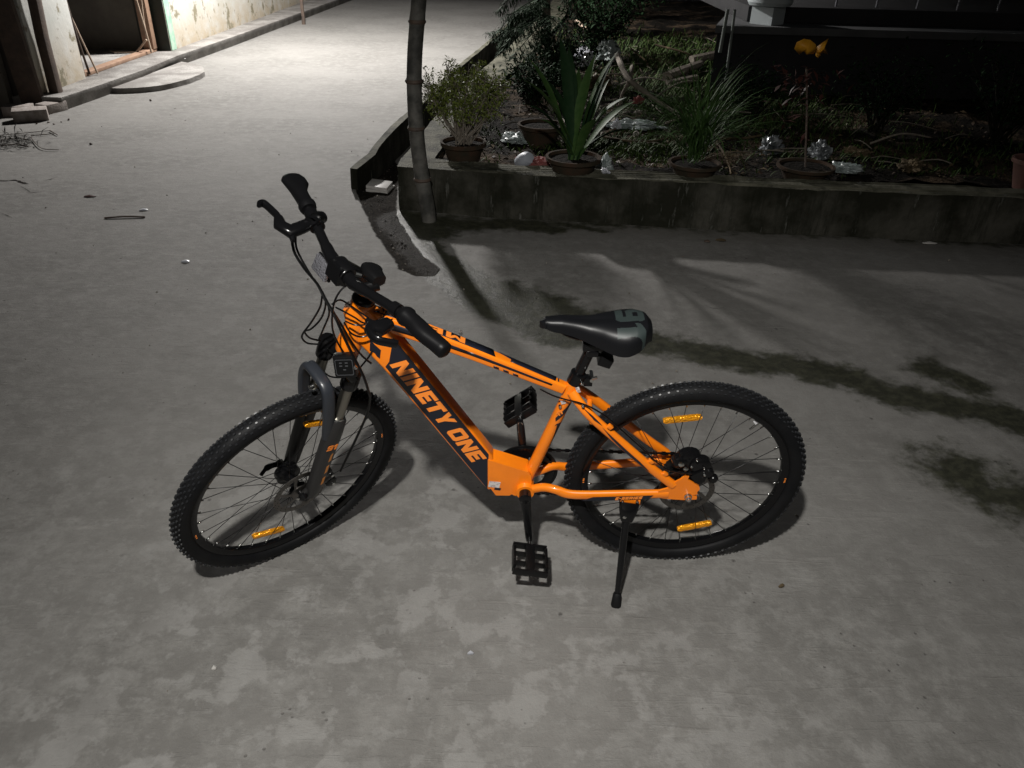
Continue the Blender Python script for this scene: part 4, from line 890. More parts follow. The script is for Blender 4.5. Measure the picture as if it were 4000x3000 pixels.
# top tube
mb = MB(); tt = smoothpath([(.366, 0, .669), (.43, 0, .699), (.626, 0, .791), (.78, 0, .856), (.885, 0, .893)], 6); NT = len(tt); Ls = []
def ttf(x):
    """top tube centre z, half height"""
    return float(np.interp(x, [q.x for q in tt], [q.z for q in tt])), float(np.interp(x, [.366, .626, .885], [.0145, .0185, .024]))
for q in tt:
    h = ttf(q.x)[1]; i = tt.index(q); t_ = (tt[min(i+1, NT-1)]-tt[max(i-1, 0)]).normalized(); n_ = Vector((-t_.z, 0, t_.x)); w = float(np.interp(q.x, [.366, .885], [.0135, .0215]))
    Ls.append([q+Yv*y+n_*n for y, n in rrect(w, -h, h, .006, 4)])
loftloops(mb, Ls); tto = mb.build('top_tube', ORANGE, fo, sharp=50)
# head tube
mb = MB(); HT0, HT1 = .478, .637
mb.lathe([(.0, 0), (.0295, 0), (.0315, .004), (.0325, .03), (.029, .06), (.027, .10), (.0275, .145), (.029, .155), (.027, .159), (0, .159)], 32)
hm = Matrix.Translation(fk(HT0, 0)) @ uv_.to_track_quat('Z', 'Y').to_matrix().to_4x4(); hto = mb.build('head_tube', ORANGE, fo, hm, sharp=50)
# decals -----------------------------------------------------
def sn(L): 
    o = []
    for s, n in L: q = dt(s, n); o.append((q.x, q.z))
    return o
panel('decal_panel', sn([(-.003, -.0025), (.452, -.0025), (.495, .026), (.549, .060), (.565, .071), (.06, .0675), (.052, .050)]), NAVY, dto, DW)
Lr, Lu = DTd, -DTn
yl = DW+.0005
P, wt = text_polys('NINETY ONE', .10, .42)
lettering('lettering', 'NINETY ONE', dt(.060, .0545, yl), Lr, Lu, .0455, .402, ORANGE_DEC, dto, .2, .0006, .10, .42)
lp = [onbike(u, v, .0245) for u, v in [(1446, 1322), (1462, 1345), (1488, 1368), (1484, 1402), (1472, 1392), (1464, 1380), (1444, 1370)]]
panel('badge', [(q.x, q.z) for q in lp], NAVY, dto, .0243)
# torn tip on the black panel
sk = onbike(1931, 1893, .027); mb = MB(); mb.poly([[(-.018, -.013), (.014, -.013), (.018, .013), (-.014, .013)]], lambda a, b: (sk.x-a+.0, .0270, sk.z+b*.9-a*.12), 0, (0, -.0006, 0)); mb.build('sticker', WHITEST, mo)
mb = MB(); mb.poly([[(-.001, -.021), (.017, -.024), (.020, -.015), (.002, -.012)]], lambda a, b: (sk.x-a, .0268, sk.z+b), 0, (0, -.0004, 0)); mb.build('sticker', NAVY, mo)
def tp(x, y=None, side=False, k=0.):
    """point on top tube: side face at relative height k, or top face at y"""
    zc, h = ttf(x); w = float(np.interp(x, [.366, .885], [.0135, .0215])); i = min(range(NT), key=lambda j: abs(tt[j].x-x)); t_ = (tt[min(i+1, NT-1)]-tt[max(i-1, 0)]).normalized(); n_ = Vector((-t_.z, 0, t_.x))
    if side: return Vector((x, w+.0004, zc))+n_*(h*k)
    return Vector((x, y, zc))+n_*(h+.0004)
def strip(name, rows, m, parent, off):
    """rows: list of (pA,pB) quads strip"""
    mb = MB(); vs = []; 
    for a, b in rows: vs += [a, b]
    mb.add(vs, [(2*i, 2*i+2, 2*i+3, 2*i+1) for i in range(len(rows)-1)], 0, False)
    o = mb.build(name, m, parent); s_ = o.modifiers.new('s', 'SOLIDIFY'); s_.thickness = .0004; s_.offset = 0; return o
def ttop(x0, x1, ya, yb, name='decal_stripe', m=NAVY, n=10, shift=0., ya2=None, yb2=None):
    rows = []
    for i in range(n+1):
        t = i/n; a = ya+((ya if ya2 is None else ya2)-ya)*t; b = yb+((yb if yb2 is None else yb2)-yb)*t; x = x0+(x1-x0)*t; rows.append((tp(x, a), tp(x+shift, b)))
    return strip(name, rows, m, tto, .0004)
def tside(x0, x1, k0, k1, m=NAVY, n=10, k02=None, k12=None, shift=0.):
    rows = []
    for i in range(n+1):
        t = i/n; x = x0+(x1-x0)*t; rows.append((tp(x, side=True, k=k0+((k0 if k02 is None else k02)-k0)*t), tp(x+shift, side=True, k=k1+((k1 if k12 is None else k12)-k1)*t)))
    return strip('decal_stripe', rows, m, tto, .0004)
ttop(.392, .512, -.0125, .0085, shift=.004, ya2=-.0140, yb2=.0060); ttop(.560, .875, -.0160, .0125, shift=-.006)
ttop(.386, .3895, -.008, .0065); ttop(.512, .548, -.0145, -.004, ya2=-.0150, yb2=-.0135)
tside(.40, .62, .05, .42, k02=-.15, k12=.35); tside(.62, .86, -.15, .35, k02=-.5, k12=.5)
for i, x in enumerate((.482, .507, .532)): tside(x, x+.014, -.72, -.38, n=2, shift=.003)
# MERAKI on top face
PM, wm = text_polys('MERAKI', .14); mb = MB()
for loops in PM: mb.poly(loops, lambda a, b: tp(.632+a*.256/wm, -.0135+b*.0245)+Vector((-.0004, 0, .0011)), 0)
mb.build('lettering', ORANGE_DEC, tto)
# seat tube decal: dark blade shapes with 17
def stside(L, f): return stp(L)+Vector((math.sin(ST), 0, math.cos(ST)))*f
def curved_decal(pts, m, name='decal_panel', r=.0172, nsub=10):
    """pts (L, arc) polygon wrapped on seat tube near side"""
    mb = MB(); tr = tessellate_polygon([[Vector((a, b, 0)) for a, b in pts]]); bm = bmesh.new()
    vs = [bm.verts.new((a, b, 0)) for a, b in pts]; 
    for t in tr:
        try: bm.faces.new([vs[i] for i in t])
        except ValueError: pass
    bmesh.ops.subdivide_edges(bm, edges=bm.edges[:], cuts=5, use_grid_fill=True); ax = Vector((math.sin(ST), 0, math.cos(ST))); 
    for v in bm.verts:
        L, a = v.co.x, v.co.y; th = a/r; v.co = stp(L)+ax*(math.sin(th)*r)+Yv*(math.cos(th)*r)
    me_ = bpy.data.meshes.new(name); bm.to_mesh(me_); bm.free(); o = mob(name, me_, m, fo); s_ = o.modifiers.new('s', 'SOLIDIFY'); s_.thickness = .0004; s_.offset = 0; return o
curved_decal([(.332, -.019), (.300, -.013), (.262, .004), (.272, .009), (.292, .003), (.330, -.010)], NAVY)
curved_decal([(.262, -.012), (.255, -.001), (.246, .001), (.252, -.004), (.165, -.019), (.23, -.018)], NAVY)
sdir = (stp(1)-stp(0)).normalized()
lettering('lettering', '17', stp(.283)+Vector((-math.sin(ST), 0, -math.cos(ST)))*-.003+Yv*.0175, Vector((-.62, 0, .55)), Vector((.55, 0, .62)), .013, .018, ORANGE_DEC, fo, 0, .0005)
# E-SERIES on chainstay
panel('decal_panel', [(.30, .3225), (.268, .338), (.115, .3475), (.098, .3485), (.112, .334), (.2, .3265)], NAVY, fo, .0765)
lettering('lettering', 'E-SERIES', (.205, .0771, .3285), Vector((-1, 0, .075)), Vector((.0, 0, 1)), .0105, .078, ORANGE_DEC, fo, .25, .0005)
# seatstay dark slivers
def ysst(x): return float(np.interp(x, [.045, .12, .2, .285, .322], [.0785, .0735, .0675, .0585, .044]))
for pts in ([(.262, .585), (.235, .548), (.19, .500), (.13, .444), (.12, .438), (.15, .472), (.19, .511), (.236, .558)], [(.318, .641), (.285, .607), (.262, .590), (.27, .600), (.29, .621)]):
    mb = MB(); mb.poly([[(-x, z) for x, z in pts]], lambda a, b: (-a, ysst(-a)+.0006, b), 0, (0, -.0005, 0)); mb.build('decal_panel', NAVY, fo)
# white stickers near the seat cluster
for (u, v, w, h, y) in [(2258, 1523, .010, .018, .021), (2200, 1571, .012, .012, .019)]:
    q = onbike(u, v, y); mb = MB(); mb.box(q, (w, .001, h), Matrix.Rotation(R(20), 3, 'Y')); mb.build('sticker', WHITEST, fo)
for (u, v, y) in [(2277, 1585, .05), (2188, 1588, .018), (2272, 1497, .025)]:
    q = onbike(u, v, y); mb = MB(); mb.lathe([(0, -.004), (.0045, -.004), (.0045, .003), (.003, .005), (0, .005)], 10, 'Y', q); mb.build('bolt', STEEL, fo)
# seat collar and post, saddle
mb = MB(); mb.sweep([stp(.392), stp(.424)], [.0215, .0215], 24); q = stp(.408); mb.box(q+Vector((-.030, 0, -.008)), (.022, .022, .024)); co = mb.build('seat_clamp', BLACK, bike, sharp=50, bevel=0)
mb = MB(); q = onbike(2310, 1470, .01); mb.sweep([q+Vector((0, -.02, 0)), q+Vector((0, .02, 0))], .006, 8); mb.sweep([q+Vector((0, .018, .006)), q+Vector((-.012, .02, .012))], .004, 8); mb.build('clamp_bolt', STEEL, co)
mb = MB(); mb.sweep([stp(.34), stp(.505), stp(.52)], [.0145, .0145, .017], 20); sp_o = mb.build('seatpost', BLACK, bike, sharp=50)
mb = MB(); q = stp(.515); mb.box(q+Vector((-.0, 0, .008)), (.052, .046, .022)); mb.box(q+Vector((.0, 0, -.010)), (.030, .05, .018)); mb.build('saddle_clamp', BLACK, sp_o, bevel=.003)
mb = MB(); q = onbike(2363, 1397, 0.); mb.box(q+Vector((0, 0, 0)), (.035, .05, .028), Matrix.Rotation(R(-20), 3, 'Y')); mb.sweep([q, stp(.50)], .006, 6); mb.build('rear_reflector_bracket', BLACKP, sp_o, bevel=.004)
SX0, SX1 = .438, .160      # nose, rear
def smo(f, t, h=.05): return sum(f(min(1, max(0, t+h*k/3))) for k in range(-3, 4))/7
def sad_w0(t): return float(np.interp(t, [0, .02, .06, .2, .35, .5, .62, .74, .84, .92, .97, 1], [.002, .012, .019, .024, .030, .044, .063, .075, .073, .060, .044, .022]))
def sad_z(t): return .890+float(np.interp(t, [0, .05, .2, .45, .7, .85, .95, 1], [-.014, -.004, .0, -.004, .000, .004, .002, -.012]))
def sad_d0(t): return float(np.interp(t, [0, .1, .3, .5, .7, .85, .95, 1], [.012, .030, .038, .054, .070, .068, .048, .028]))
def sad_w(t): return smo(sad_w0, t) if t > .06 else sad_w0(t)
def sad_d(t): return smo(sad_d0, t, .07)
nT, nU = 150, 110; mb = MB(); vs = []; 
for i in range(nT+1):
    t = i/nT; t = .5-.5*math.cos(math.pi*t); w = sad_w(t); z = sad_z(t); d = sad_d(t); x = SX0+(SX1-SX0)*t
    for j in range(nU+1):
        s_ = -1+2*j/nU; a = s_*math.pi/2*.985; yy_ = w*math.copysign(abs(math.sin(a))**.85, a); drop = d*(1-max(0, math.cos(a))**.5) if abs(s_) < 1 else d
        groove = -.004*math.exp(-(yy_/.012)**2)*math.exp(-((t-.45)/.22)**2)
        vs.append((x, yy_, z-drop+groove))
fs = []; mi = []
P91, w91 = text_polys('91', .10)
def pin(px, py, L):
    r = False; n = len(L)
    for i in range(n):
        x0, y0 = L[i]; x1, y1 = L[(i+1) % n]
        if (y0 > py) != (y1 > py) and px < (x1-x0)*(py-y0)/(y1-y0)+x0: r = not r
    return r
for i in range(nT):
    for j in range(nU):
        a = i*(nU+1)+j; f = (a, a+1, a+nU+2, a+nU+1); cx = sum(vs[k][0] for k in f)/4; cy = sum(vs[k][1] for k in f)/4
        # text frame: right=+y, up=-x
        gx_, gy_ = (cy+.043)/.106*w91, ((.250-cx)/.070)
        hit = 0 <= gy_ <= 1 and any(pin(gx_, gy_, L[0]) and not any(pin(gx_, gy_, h) for h in L[1:]) for L in P91)
        fs.append(f); mi.append(1 if hit else 0)
mb.add(vs, fs); mb.m = mi
# underside
vs2 = []; 
for i in range(nT+1):
    b_ = i*(nU+1); l_, r_ = Vector(vs[b_]), Vector(vs[b_+nU]); 
    for k in range(5): q = l_.lerp(r_, k/4); q.z += .006*math.sin(math.pi*k/4); q.y *= .96; vs2.append(q)
fs2 = [(i*5+k, (i+1)*5+k, (i+1)*5+k+1, i*5+k+1) for i in range(nT) for k in range(4)]
mb.add(vs2, fs2, 2); n1_ = nT*nU
sd = mb.build('saddle', [SADM, SADG, BLACKP], bike, sharp=75)
mb = MB()
for s in (-1, 1): mb.sweep(smoothpath([(.41, .006*s, .868), (.37, .016*s, .846), (.33, .022*s, .838), (.28, .022*s, .838), (.23, .032*s, .850), (.19, .05*s, .866)], 4), .0035, 8)
mb.build('saddle_rail', BLACK, sd)
# ---- wheels (built about the axle at the origin, axis Y)
def tyre_mesh():
    mb = MB(); cr = .0262; rc = RW-.0035-cr
    prof = []
    for k in range(20):
        a = math.pi*2*k/20; y = .0262*math.sin(a); r = rc+cr*math.cos(a)
        if math.cos(a) < -.75: r = rc-cr*.75
        prof.append((r, y))
    mb.lathe(prof, 96, 'Y', closed=True); return mb
def knobs_mesh():
    mb = MB(); N = 92
    rows = [(.0035, 0, .0038), (-.0035, .5, .0038), (.0105, .5, .0037), (-.0105, 0, .0037), (.0170, 0, .0035), (-.0170, .5, .0035), (.0220, .5, .0032), (-.0220, 0, .0032)]
    rc, cr = RW-.0035-.0262, .0262
    for y, ph, h in rows:
        a_s = math.asin(min(.98, y/.0262)); r = rc+cr*math.cos(a_s)
        for k in range(N):
            th = 2*math.pi*(k+ph)/N; e_r = Vector((math.cos(th), 0, math.sin(th))); e_t = Vector((-math.sin(th), 0, math.cos(th)))
            nn = (e_r*math.cos(a_s)+Yv*math.sin(a_s)).normalized(); bb = nn.cross(e_t); c_ = e_r*r+Yv*y
            L_, w_ = (.0066, .0046) if abs(y) < .02 else (.0072, .0036)
            vs = []
            for hh, sc_ in ((-.001, 1.1), (h, .82)):
                for a_, b_ in ((-1, -1), (1, -1), (1, 1), (-1, 1)): vs.append(c_+nn*hh+e_t*(a_*L_/2*sc_)+bb*(b_*w_/2*sc_))
            mb.add(vs, [(4, 5, 6, 7), (0, 1, 5, 4), (1, 2, 6, 5), (2, 3, 7, 6), (3, 0, 4, 7)], 0, False)
    return mb
TY = tyre_mesh().mesh('tyre'); TY.materials.append(RUBBER); KN = knobs_mesh().mesh('tread_knobs'); KN.materials.append(KNOBM)
mb = MB(); ri = .278; mb.lathe([(.304, .0125), (.298, .0135), (.288, .0125), (ri, .0085), (ri-.0012, .004), (ri-.0012, -.004), (ri, -.0085), (.288, -.0125), (.298, -.0135), (.304, -.0125), (.300, 0)], 96, 'Y', closed=True)
RIM = mb.mesh('wheel'); RIM.materials.append(RIMB); RIM.set_sharp_from_angle(angle=R(40))
def spoke_me(a0, r0, y0, a1):
    mb = MB(); p0 = Vector((r0*math.cos(a0), y0, r0*math.sin(a0))); p1 = Vector((ri*math.cos(a1), math.copysign(.002, y0), ri*math.sin(a1))); mb.sweep([p0, p1], .00105, 6); me_ = mb.mesh('spoke'); me_.materials.append(SPOKEM); return me_
def nip_me():
    mb = MB(); mb.sweep([(ri-.013, 0, 0), (ri+.001, 0, 0)], [.0018, .0024], 6); me_ = mb.mesh('spoke_nipple'); me_.materials.append(STEEL); return me_
NIP = nip_me()
def rotor_mesh(y, r=.08):
    mb = MB(); mb.lathe([(r, y-.001), (r, y+.001), (r-.016, y+.001), (r-.016, y-.001)], 64, 'Y', closed=True, smooth=False)
    for k in range(6):
        a = 2*math.pi*k/6; p0 = Vector((math.cos(a)*.02, y, math.sin(a)*.02)); p1 = Vector((math.cos(a+.5)*(r-.013), y, math.sin(a+.5)*(r-.013))); mb.sweep([p0, p0.lerp(p1, .5)+Vector((math.cos(a), 0, math.sin(a)))*.004, p1], [(.005, .0009)]*3, 8, upv=(0, 1, 0))
    mb.lathe([(.026, y-.002), (.026, y+.002), (.0, y+.002)], 24, 'Y'); 
    for k in range(24):
        a = 2*math.pi*k/24
        for q in range(2): rr_ = r-.004-.007*q; mb.lathe([(.0016, y+.00115), (.0001, y+.00116)], 6, 'Y', (math.cos(a+q*.08)*rr_, 0, math.sin(a+q*.08)*rr_), 1)
    return mb
def refl(parent, ang, rr_, L=.105, h=.017, tilt=0):
    c_ = Vector((math.cos(ang)*rr_, 0, math.sin(ang)*rr_)); e_t = Vector((-math.sin(ang), 0, math.cos(ang))); e_r = Vector((math.cos(ang), 0, math.sin(ang)))
    rot = Matrix((e_t, Yv, e_r)).transposed() @ Matrix.Rotation(tilt, 3, 'Y'); mb = MB()
    mb.sweep([c_+rot @ Vector((x*L/2, 0, 0)) for x in (-1, -.94, -.8, -.06, 0, .06, .8, .94, 1)], [(h*k/2, .0075) for k in (.45, .75, .95, 1, .8, 1, .95, .75, .45)], 8, upv=(0, 1, 0), p=4); return mb.build('spoke_reflector', AMBER, parent, sharp=25)
def wheel(M_, phase, rear=False):
    w = mob('wheel', RIM, None, bike, M_)
    mob('tyre', TY, None, w); k = mob('tread_knobs', KN, None, w); k['kind'] = 'stuff'
    hb_ = MB()
    if rear: hb_.lathe([(.008, -.075), (.012, -.05), (.030, -.034), (.034, -.030), (.034, -.022), (.018, -.018), (.018, .026), (.040, .030), (.040, .036), (.014, .040), (.010, .075)], 32, 'Y'); r0, yf = .032, .028
    else: hb_.lathe([(.006, -.055), (.012, -.05), (.014, -.046), (.034, -.044), (.036, -.040), (.036, -.020), (.030, -.016), (.015, -.012), (.015, .026), (.026, .030), (.026, .034), (.010, .036), (.007, .056)], 32, 'Y'); r0, yf = .026, .028
    hb_.build('hub', BLACK, w, sharp=40)
    n = 36
    for i in range(n):
        a1 = phase+2*math.pi*i/n; side = 1 if i % 2 else -1; grp = (i//2) % 2; a0 = a1+(1.15 if grp else -1.15)
        mob('spoke', spoke_me(a0, r0, side*yf, a1), None, w); mob('spoke_nipple', NIP, None, w, Matrix.Rotation(-a1, 4, 'Y'))
    ro = rotor_mesh(.046 if not rear else .050).build('brake_rotor', [ROTOR, BLACK], w, sharp=40)
    mb = MB(); mb.sweep([(ri-.035, 0, 0), (ri, 0, 0)], [.0028, .0034], 8); mb.build('valve', STEEL, w, Matrix.Rotation(-(phase+2.2), 4, 'Y'))
    # rim lettering 91
    for a in ((-.02, math.pi-.02)):
        er = Vector((math.cos(a), 0, math.sin(a))); et = Vector((math.sin(a), 0, -math.cos(a)))
        lettering('lettering', '91', er*.2885+Yv*.01305-et*.009, et, er, .0105, .018, ORANGE_DEC, w, 0, .0005)
    return w, ro
RB = Matrix.Translation((0, 0, RW))
rw, rro = wheel(RB, .06, True); rang = math.radians(80.6)
refl(rw, math.radians(80.6), .225); refl(rw, math.radians(252.4), .215)
FW = FM @ Matrix.Translation((wb, 0, RW)); fwh, fro = wheel(FW, .11)
for (u, v) in [(1046, 2086), (1255, 1645)]:
    q = onfork_y(u, v, 0)-Vector((wb, 0, RW)); refl(fwh, math.atan2(q.z, q.x), .225)
q = onbike(2956, 1650, 0)-Vector((0, 0, RW)); mb = MB(); mb.box(q, (.013, .003, .017), Matrix.Rotation(R(35), 3, 'Y')); mb.build('spoke_tag', mat('white_tag', (.6, .6, .62), .4), rw, bevel=.001)
# axle nuts
mb = MB(); mb.lathe([(.011, .073), (.011, .078), (.0085, .079), (.0085, .088), (.005, .089), (.005, .094), (0, .095)], 12, 'Y', (0, 0, RW)); mb.build('axle_nut', STEEL, bike, sharp=40)
# cassette + derailleur on the far side
mb = MB()
for i, r_ in enumerate((.058, .052, .046, .041, .036, .031, .027)):
    n = 56; loop = [(math.cos(2*math.pi*k/n)*(r_-(0 if k % 2 else .0035)), math.sin(2*math.pi*k/n)*(r_-(0 if k % 2 else .0035))) for k in range(n)]; y_ = -.034-i*.0045
    mb.poly([loop], lambda a, b: (a, y_, b+RW), 0, (0, .0018, 0))
mb.build('cassette', ROTOR, bike)
mb = MB(); dx = Vector((.012, -.062, RW-.055)); mb.lathe([(.021, -.003), (.021, .003)], 20, 'Y', dx+Vector((-.004, 0, 0))); mb.lathe([(.021, -.003), (.021, .003)], 20, 'Y', dx+Vector((.03, 0, -.065))); mb.sweep([dx, dx+Vector((.03, 0, -.065))], [(.012, .006)]*2, 8, upv=(0, 1, 0)); mb.sweep([Vector((-.005, -.078, RW-.012)), dx], [(.012, .009)]*2, 8, upv=(0, 1, 0)); mb.build('derailleur', BLACK, bike, sharp=40)
# rear caliper cluster (black)
mb = MB()
for (u, v, y, r_, h_) in [(2690, 1795, .035, .037, .035), (2735, 1815, .05, .030, .03), (2765, 1840, .055, .016, .03), (2785, 1868, .06, .014, .02), (2655, 1800, .04, .022, .03), (2710, 1860, .045, .034, .028)]:
    q = onbike(u, v, y); mb.lathe([(r_*.7, -h_/2), (r_, -h_/2+.005), (r_, h_/2-.005), (r_*.7, h_/2), (0, h_/2+.001)], 18, 'Y', q)
q = onbike(2735, 1850, .06); mb.box(q, (.05, .022, .03), Matrix.Rotation(R(35), 3, 'Y')); cal = mb.build('brake_caliper', BLACK, bike, sharp=40)
for (u, v, s_) in [(2662, 1816, .008), (2679, 1833, .007), (2702, 1824, .004), (2753, 1857, .004), (2751, 1832, .003), (2723, 1800, .003)]:
    q = onbike(u, v, .075); mb = MB(); mb.lathe([(s_, -.003), (s_, .001), (s_*.5, .003), (0, .003)], 8, 'Y', q); mb.build('bolt', STEEL, cal)
# crankset
CRA = -R(5.90166); ca, sa_ = math.cos(-CRA), math.sin(-CRA)
down = Vector((math.sin(CRA), 0, -math.cos(CRA)))
for s in (1, -1):
    mb = MB(); yb = .058*s; d_ = down*s; BBc = Vector((BBX, yb, BBZ)); tip = BBc+d_*.17+Yv*(.012*s)
    mb.sweep([BBc-d_*.012, BBc+d_*.02, BBc+d_*.08+Yv*.004*s, BBc+d_*.155+Yv*.012*s, tip+d_*.010], [(.014, .009), (.0155, .010), (.0125, .0085), (.0115, .0075), (.009, .006)], 12, upv=(0, 1, 0), p=3)
    mb.lathe([(.017, -.020*s), (.018, .008*s), (.012, .012*s), (0, .012*s)], 20, 'Y', BBc)
    cr_ = mb.build('crank_arm', BLACK, bike, sharp=45)
    mb = MB(); pc = tip+Yv*(.074*s); W_, L_ = .096, .104   # pedal: y extent, along direction
    tl = Matrix.Rotation(R(-10 if s > 0 else 38), 3, 'Y')
    def bx(c_, d3): mb.box(pc+tl @ Vector(c_), d3, tl)
    # cage plates
    for xx in (-.047, .047): bx((xx, 0, 0), (.009, W_*.82, .026))
    for xx in (-.028, .028): bx((xx, .0485*s, 0), (.045, .006, .024)); bx((xx, -.0485*s, 0), (.045, .006, .024))
    bx((0, 0, 0), (.026, W_+.006, .022))
    for yy_ in (-.017, .017): bx((0, yy_, 0), (.094, .0055, .018))
    pe = mb.build('pedal', BLACKP, bike, bevel=.0015)
    mb = MB(); mb.sweep([tip-Yv*.006*s, tip+Yv*.030*s], .0075, 10); mb.build('pedal_axle', STEEL, cr_)
    for xx in (-.047, .047):
        for yy_ in (-.034, -.012, .012, .034):
            for zz in (.0145, -.0145): mb = MB(); mb.box(pc+tl @ Vector((xx, yy_, zz)), (.005, .006, .005), tl); mb.build('stud', BLACKP, pe)
mb = MB(); n = 84; R_ = .089; loop = [(math.cos(2*math.pi*k/n)*R_*(1 if k % 2 else .965), math.sin(2*math.pi*k/n)*R_*(1 if k % 2 else .965)) for k in range(n)]
hole = [[(math.cos(a0+da)*rr_, math.sin(a0+da)*rr_) for da, rr_ in ((-.42, .060), (-.2, .062), (0, .0625), (.2, .062), (.42, .060), (.36, .034), (0, .032), (-.36, .034))] for a0 in [k*math.pi/2+.6 for k in range(4)]]
mb.poly([loop]+hole, lambda a, b: (BBX+a, -.0455, BBZ+b), 0, (0, -.004, 0)); chr_ = mb.build('chainring', BLACK, bike)
mb = MB(); mb.lathe([(.098, -.051), (.098, -.054), (.073, -.054), (.073, -.051)], 64, 'Y', (BBX, 0, BBZ), closed=True); mb.build('chain_guard', BLACKP, chr_, sharp=40)
# chain: links as stuff
mb = MB(); top = [(BBX, BBZ+.0895), (0, RW+.05)]; bot = [(BBX, BBZ-.0895), (.03, RW-.125)]
def links(a, b, y):
    a = Vector((a[0], y, a[1])); b = Vector((b[0], y, b[1])); L = (b-a).length; n = int(L/.0127); d_ = (b-a).normalized()
    ang = math.atan2(-d_.z, d_.x)
    for i in range(n):
        c_ = a+d_*(L*(i+.5)/n); hh = .0085 if i % 2 else .0055; mb.box(c_, (.0125, .006 if i % 2 else .004, hh), Matrix.Rotation(ang, 3, 'Y'))
links(top[0], top[1], -.0465); links(bot[0], bot[1], -.0465)
for k in range(20):
    a = math.pi/2-k*math.pi/20; c_ = Vector((BBX+math.cos(a)*.0895, -.0465, BBZ+math.sin(a)*.0895)); mb.box(c_, (.0125, .006 if k % 2 else .004, .008), Matrix.Rotation(-a+math.pi/2, 3, 'Y'))
ch = mb.build('chain', BLACK, bike); ch['kind'] = 'stuff'
# kickstand
mb = MB(); mb.box((.160, .068, .318), (.058, .014, .016)); kb = mb.build('kickstand_mount', ORANGE, bike, bevel=.002)
mb = MB(); q = onbike(2452, 2005, .088); mb.sweep([(.162, .074, .316), q+Vector((0, 0, .012)), q+Vector((.002, .004, -.02))], [(.030, .015), (.026, .017), (.018, .015)], 12, upv=(0, 1, 0), p=3.5)
foot = Vector((.1852, .2083, .0252)); f2 = q+Vector((.003, .008, -.03)); mb.sweep([q, f2, f2.lerp(foot, .4), foot.lerp(f2, .08)], [.0125, .0115, .0105, .008], 12)
ks = mb.build('kickstand', BLACK, bike, sharp=45); mb = MB(); mb.sweep([foot.lerp(f2, .15), foot.lerp(f2, .13), foot, foot-(f2-foot)*.02], [.010, .0125, .0155, .013], 12, p=3); mb.build('rubber_foot', RUBBER, ks)
for (u, v, y, s_) in [(2440, 2021, .104, .006), (2432, 1963, .079, .005), (2489, 1963, .079, .005), (2428, 1978, .08, .004)]:
    q2 = onbike(u, v, y); mb = MB(); mb.lathe([(s_, -.006), (s_, .001), (s_*.6, .003), (0, .003)], 8, 'Y', q2); mb.build('bolt', STEEL, ks)
mb = MB(); mb.box((.160, .078, .309), (.058, .004, .006)); mb.build('clamp_plate', STEEL, kb)
# ---- fork (steered)
mb = MB()
LF, LY = .016, .062
for s in (1, -1):
    y = LY*s
    mb.sweep([fk(.412, LF, y), fk(.418, LF, y), fk(.468, LF, y), fk(.475, LF, y)], [.021, .0235, .0235, .019], 20)
mb.sweep([fk(.452, LF, -LY), fk(.458, .004, -.03), fk(.460, 0, 0), fk(.458, .004, .03), fk(.452, LF, LY)], [(.016, .018), (.020, .022), (.022, .026), (.020, .022), (.016, .018)], 16, p=2.6)
mb.sweep([fk(.45, 0), fk(.478, 0)], [.03, .031], 24)
fork = mb.build('fork', BLACK, bike, FM, sharp=45)
mb = MB()
for s in (1, -1): mb.sweep([fk(.28, LF, LY*s), fk(.415, LF, LY*s)], .0150, 20)
mb.build('stanchions', STANCH, fork)
low = MB()
for s in (1, -1):
    y = LY*s
    low.sweep([fk(.302, LF, y), fk(.296, LF, y), fk(.25, LF, y), fk(.12, LF+.002, y), fk(.02, LF+.004, y), fk(-.006, LF+.006, y)], [(.0205, .0205), (.0235, .0225), (.0265, .0215), (.0245, .0195), (.0215, .018), (.014, .014)], 20, upv=(0, 1, 0), p=2.3)
    low.sweep([fk(.03, LF+.004, y), fk(.0, .038, y*.92), fk(-.012, OFF, y*.90)], [(.016, .012), (.016, .008), (.012, .006)], 12, upv=(0, 1, 0), p=3)
lw = low.build('fork_lowers', FORKL, fork, sharp=45)
mb = MB()
mb.sweep(smoothpath([fk(.245, LF+.012, -LY-.002), fk(.30, .045, -LY-.004), fk(.365, .062, -LY+.001), fk(.404, .070, -.047), fk(.416, .073, -.026), fk(.416, .073, .018), fk(.408, .070, .045), fk(.382, .064, .0595), fk(.31, .048, LY+.003), fk(.235, LF+.014, LY+.002)], 5), [(.0165, .0110)]*51, 16, upv=None, p=2.8)
mb.build('fork_arch', FORKG, fork, sharp=50)
mb = MB()
for s in (1, -1): mb.sweep([fk(.303, LF, LY*s), fk(.308, LF, LY*s)], .0185, 20)
mb.build('dust_wiper_ring', STEEL, fork)
q = onfork_y(1242, 1487, .02)
mb = MB(); mb.lathe([(.007, -.006), (.007, .004), (.004, .006), (0, .006)], 12, 'X', fk(.385, .088, .012)); mb.build('bolt', STEEL, fork)
# 91 and stripes on near lower
yy_ = LY+.0212
mb = None
fu = uv_; fr_ = -nv_      # reading direction: image right = -forward
lettering('lettering', '91', fk(.198, LF+.0195, LY+.0206), fr_, fu, .019, .032, ORANGE_DEC, lw, .1, .0006)
for i in range(3):
    a0 = .178-i*.047; mb = MB(); mb.poly([[(0, 0), (.007, .006), (.007, .034), (0, .028)]], lambda a, b: fk(a0-.03+b, LF-.000-a, LY+.0202), 0, (0, -.0005, 0)); mb.build('decal_stripe', mat('dull_orange_decal', (.45, .17, .035), .5) if i == 0 else bpy.data.materials['dull_orange_decal'], lw)
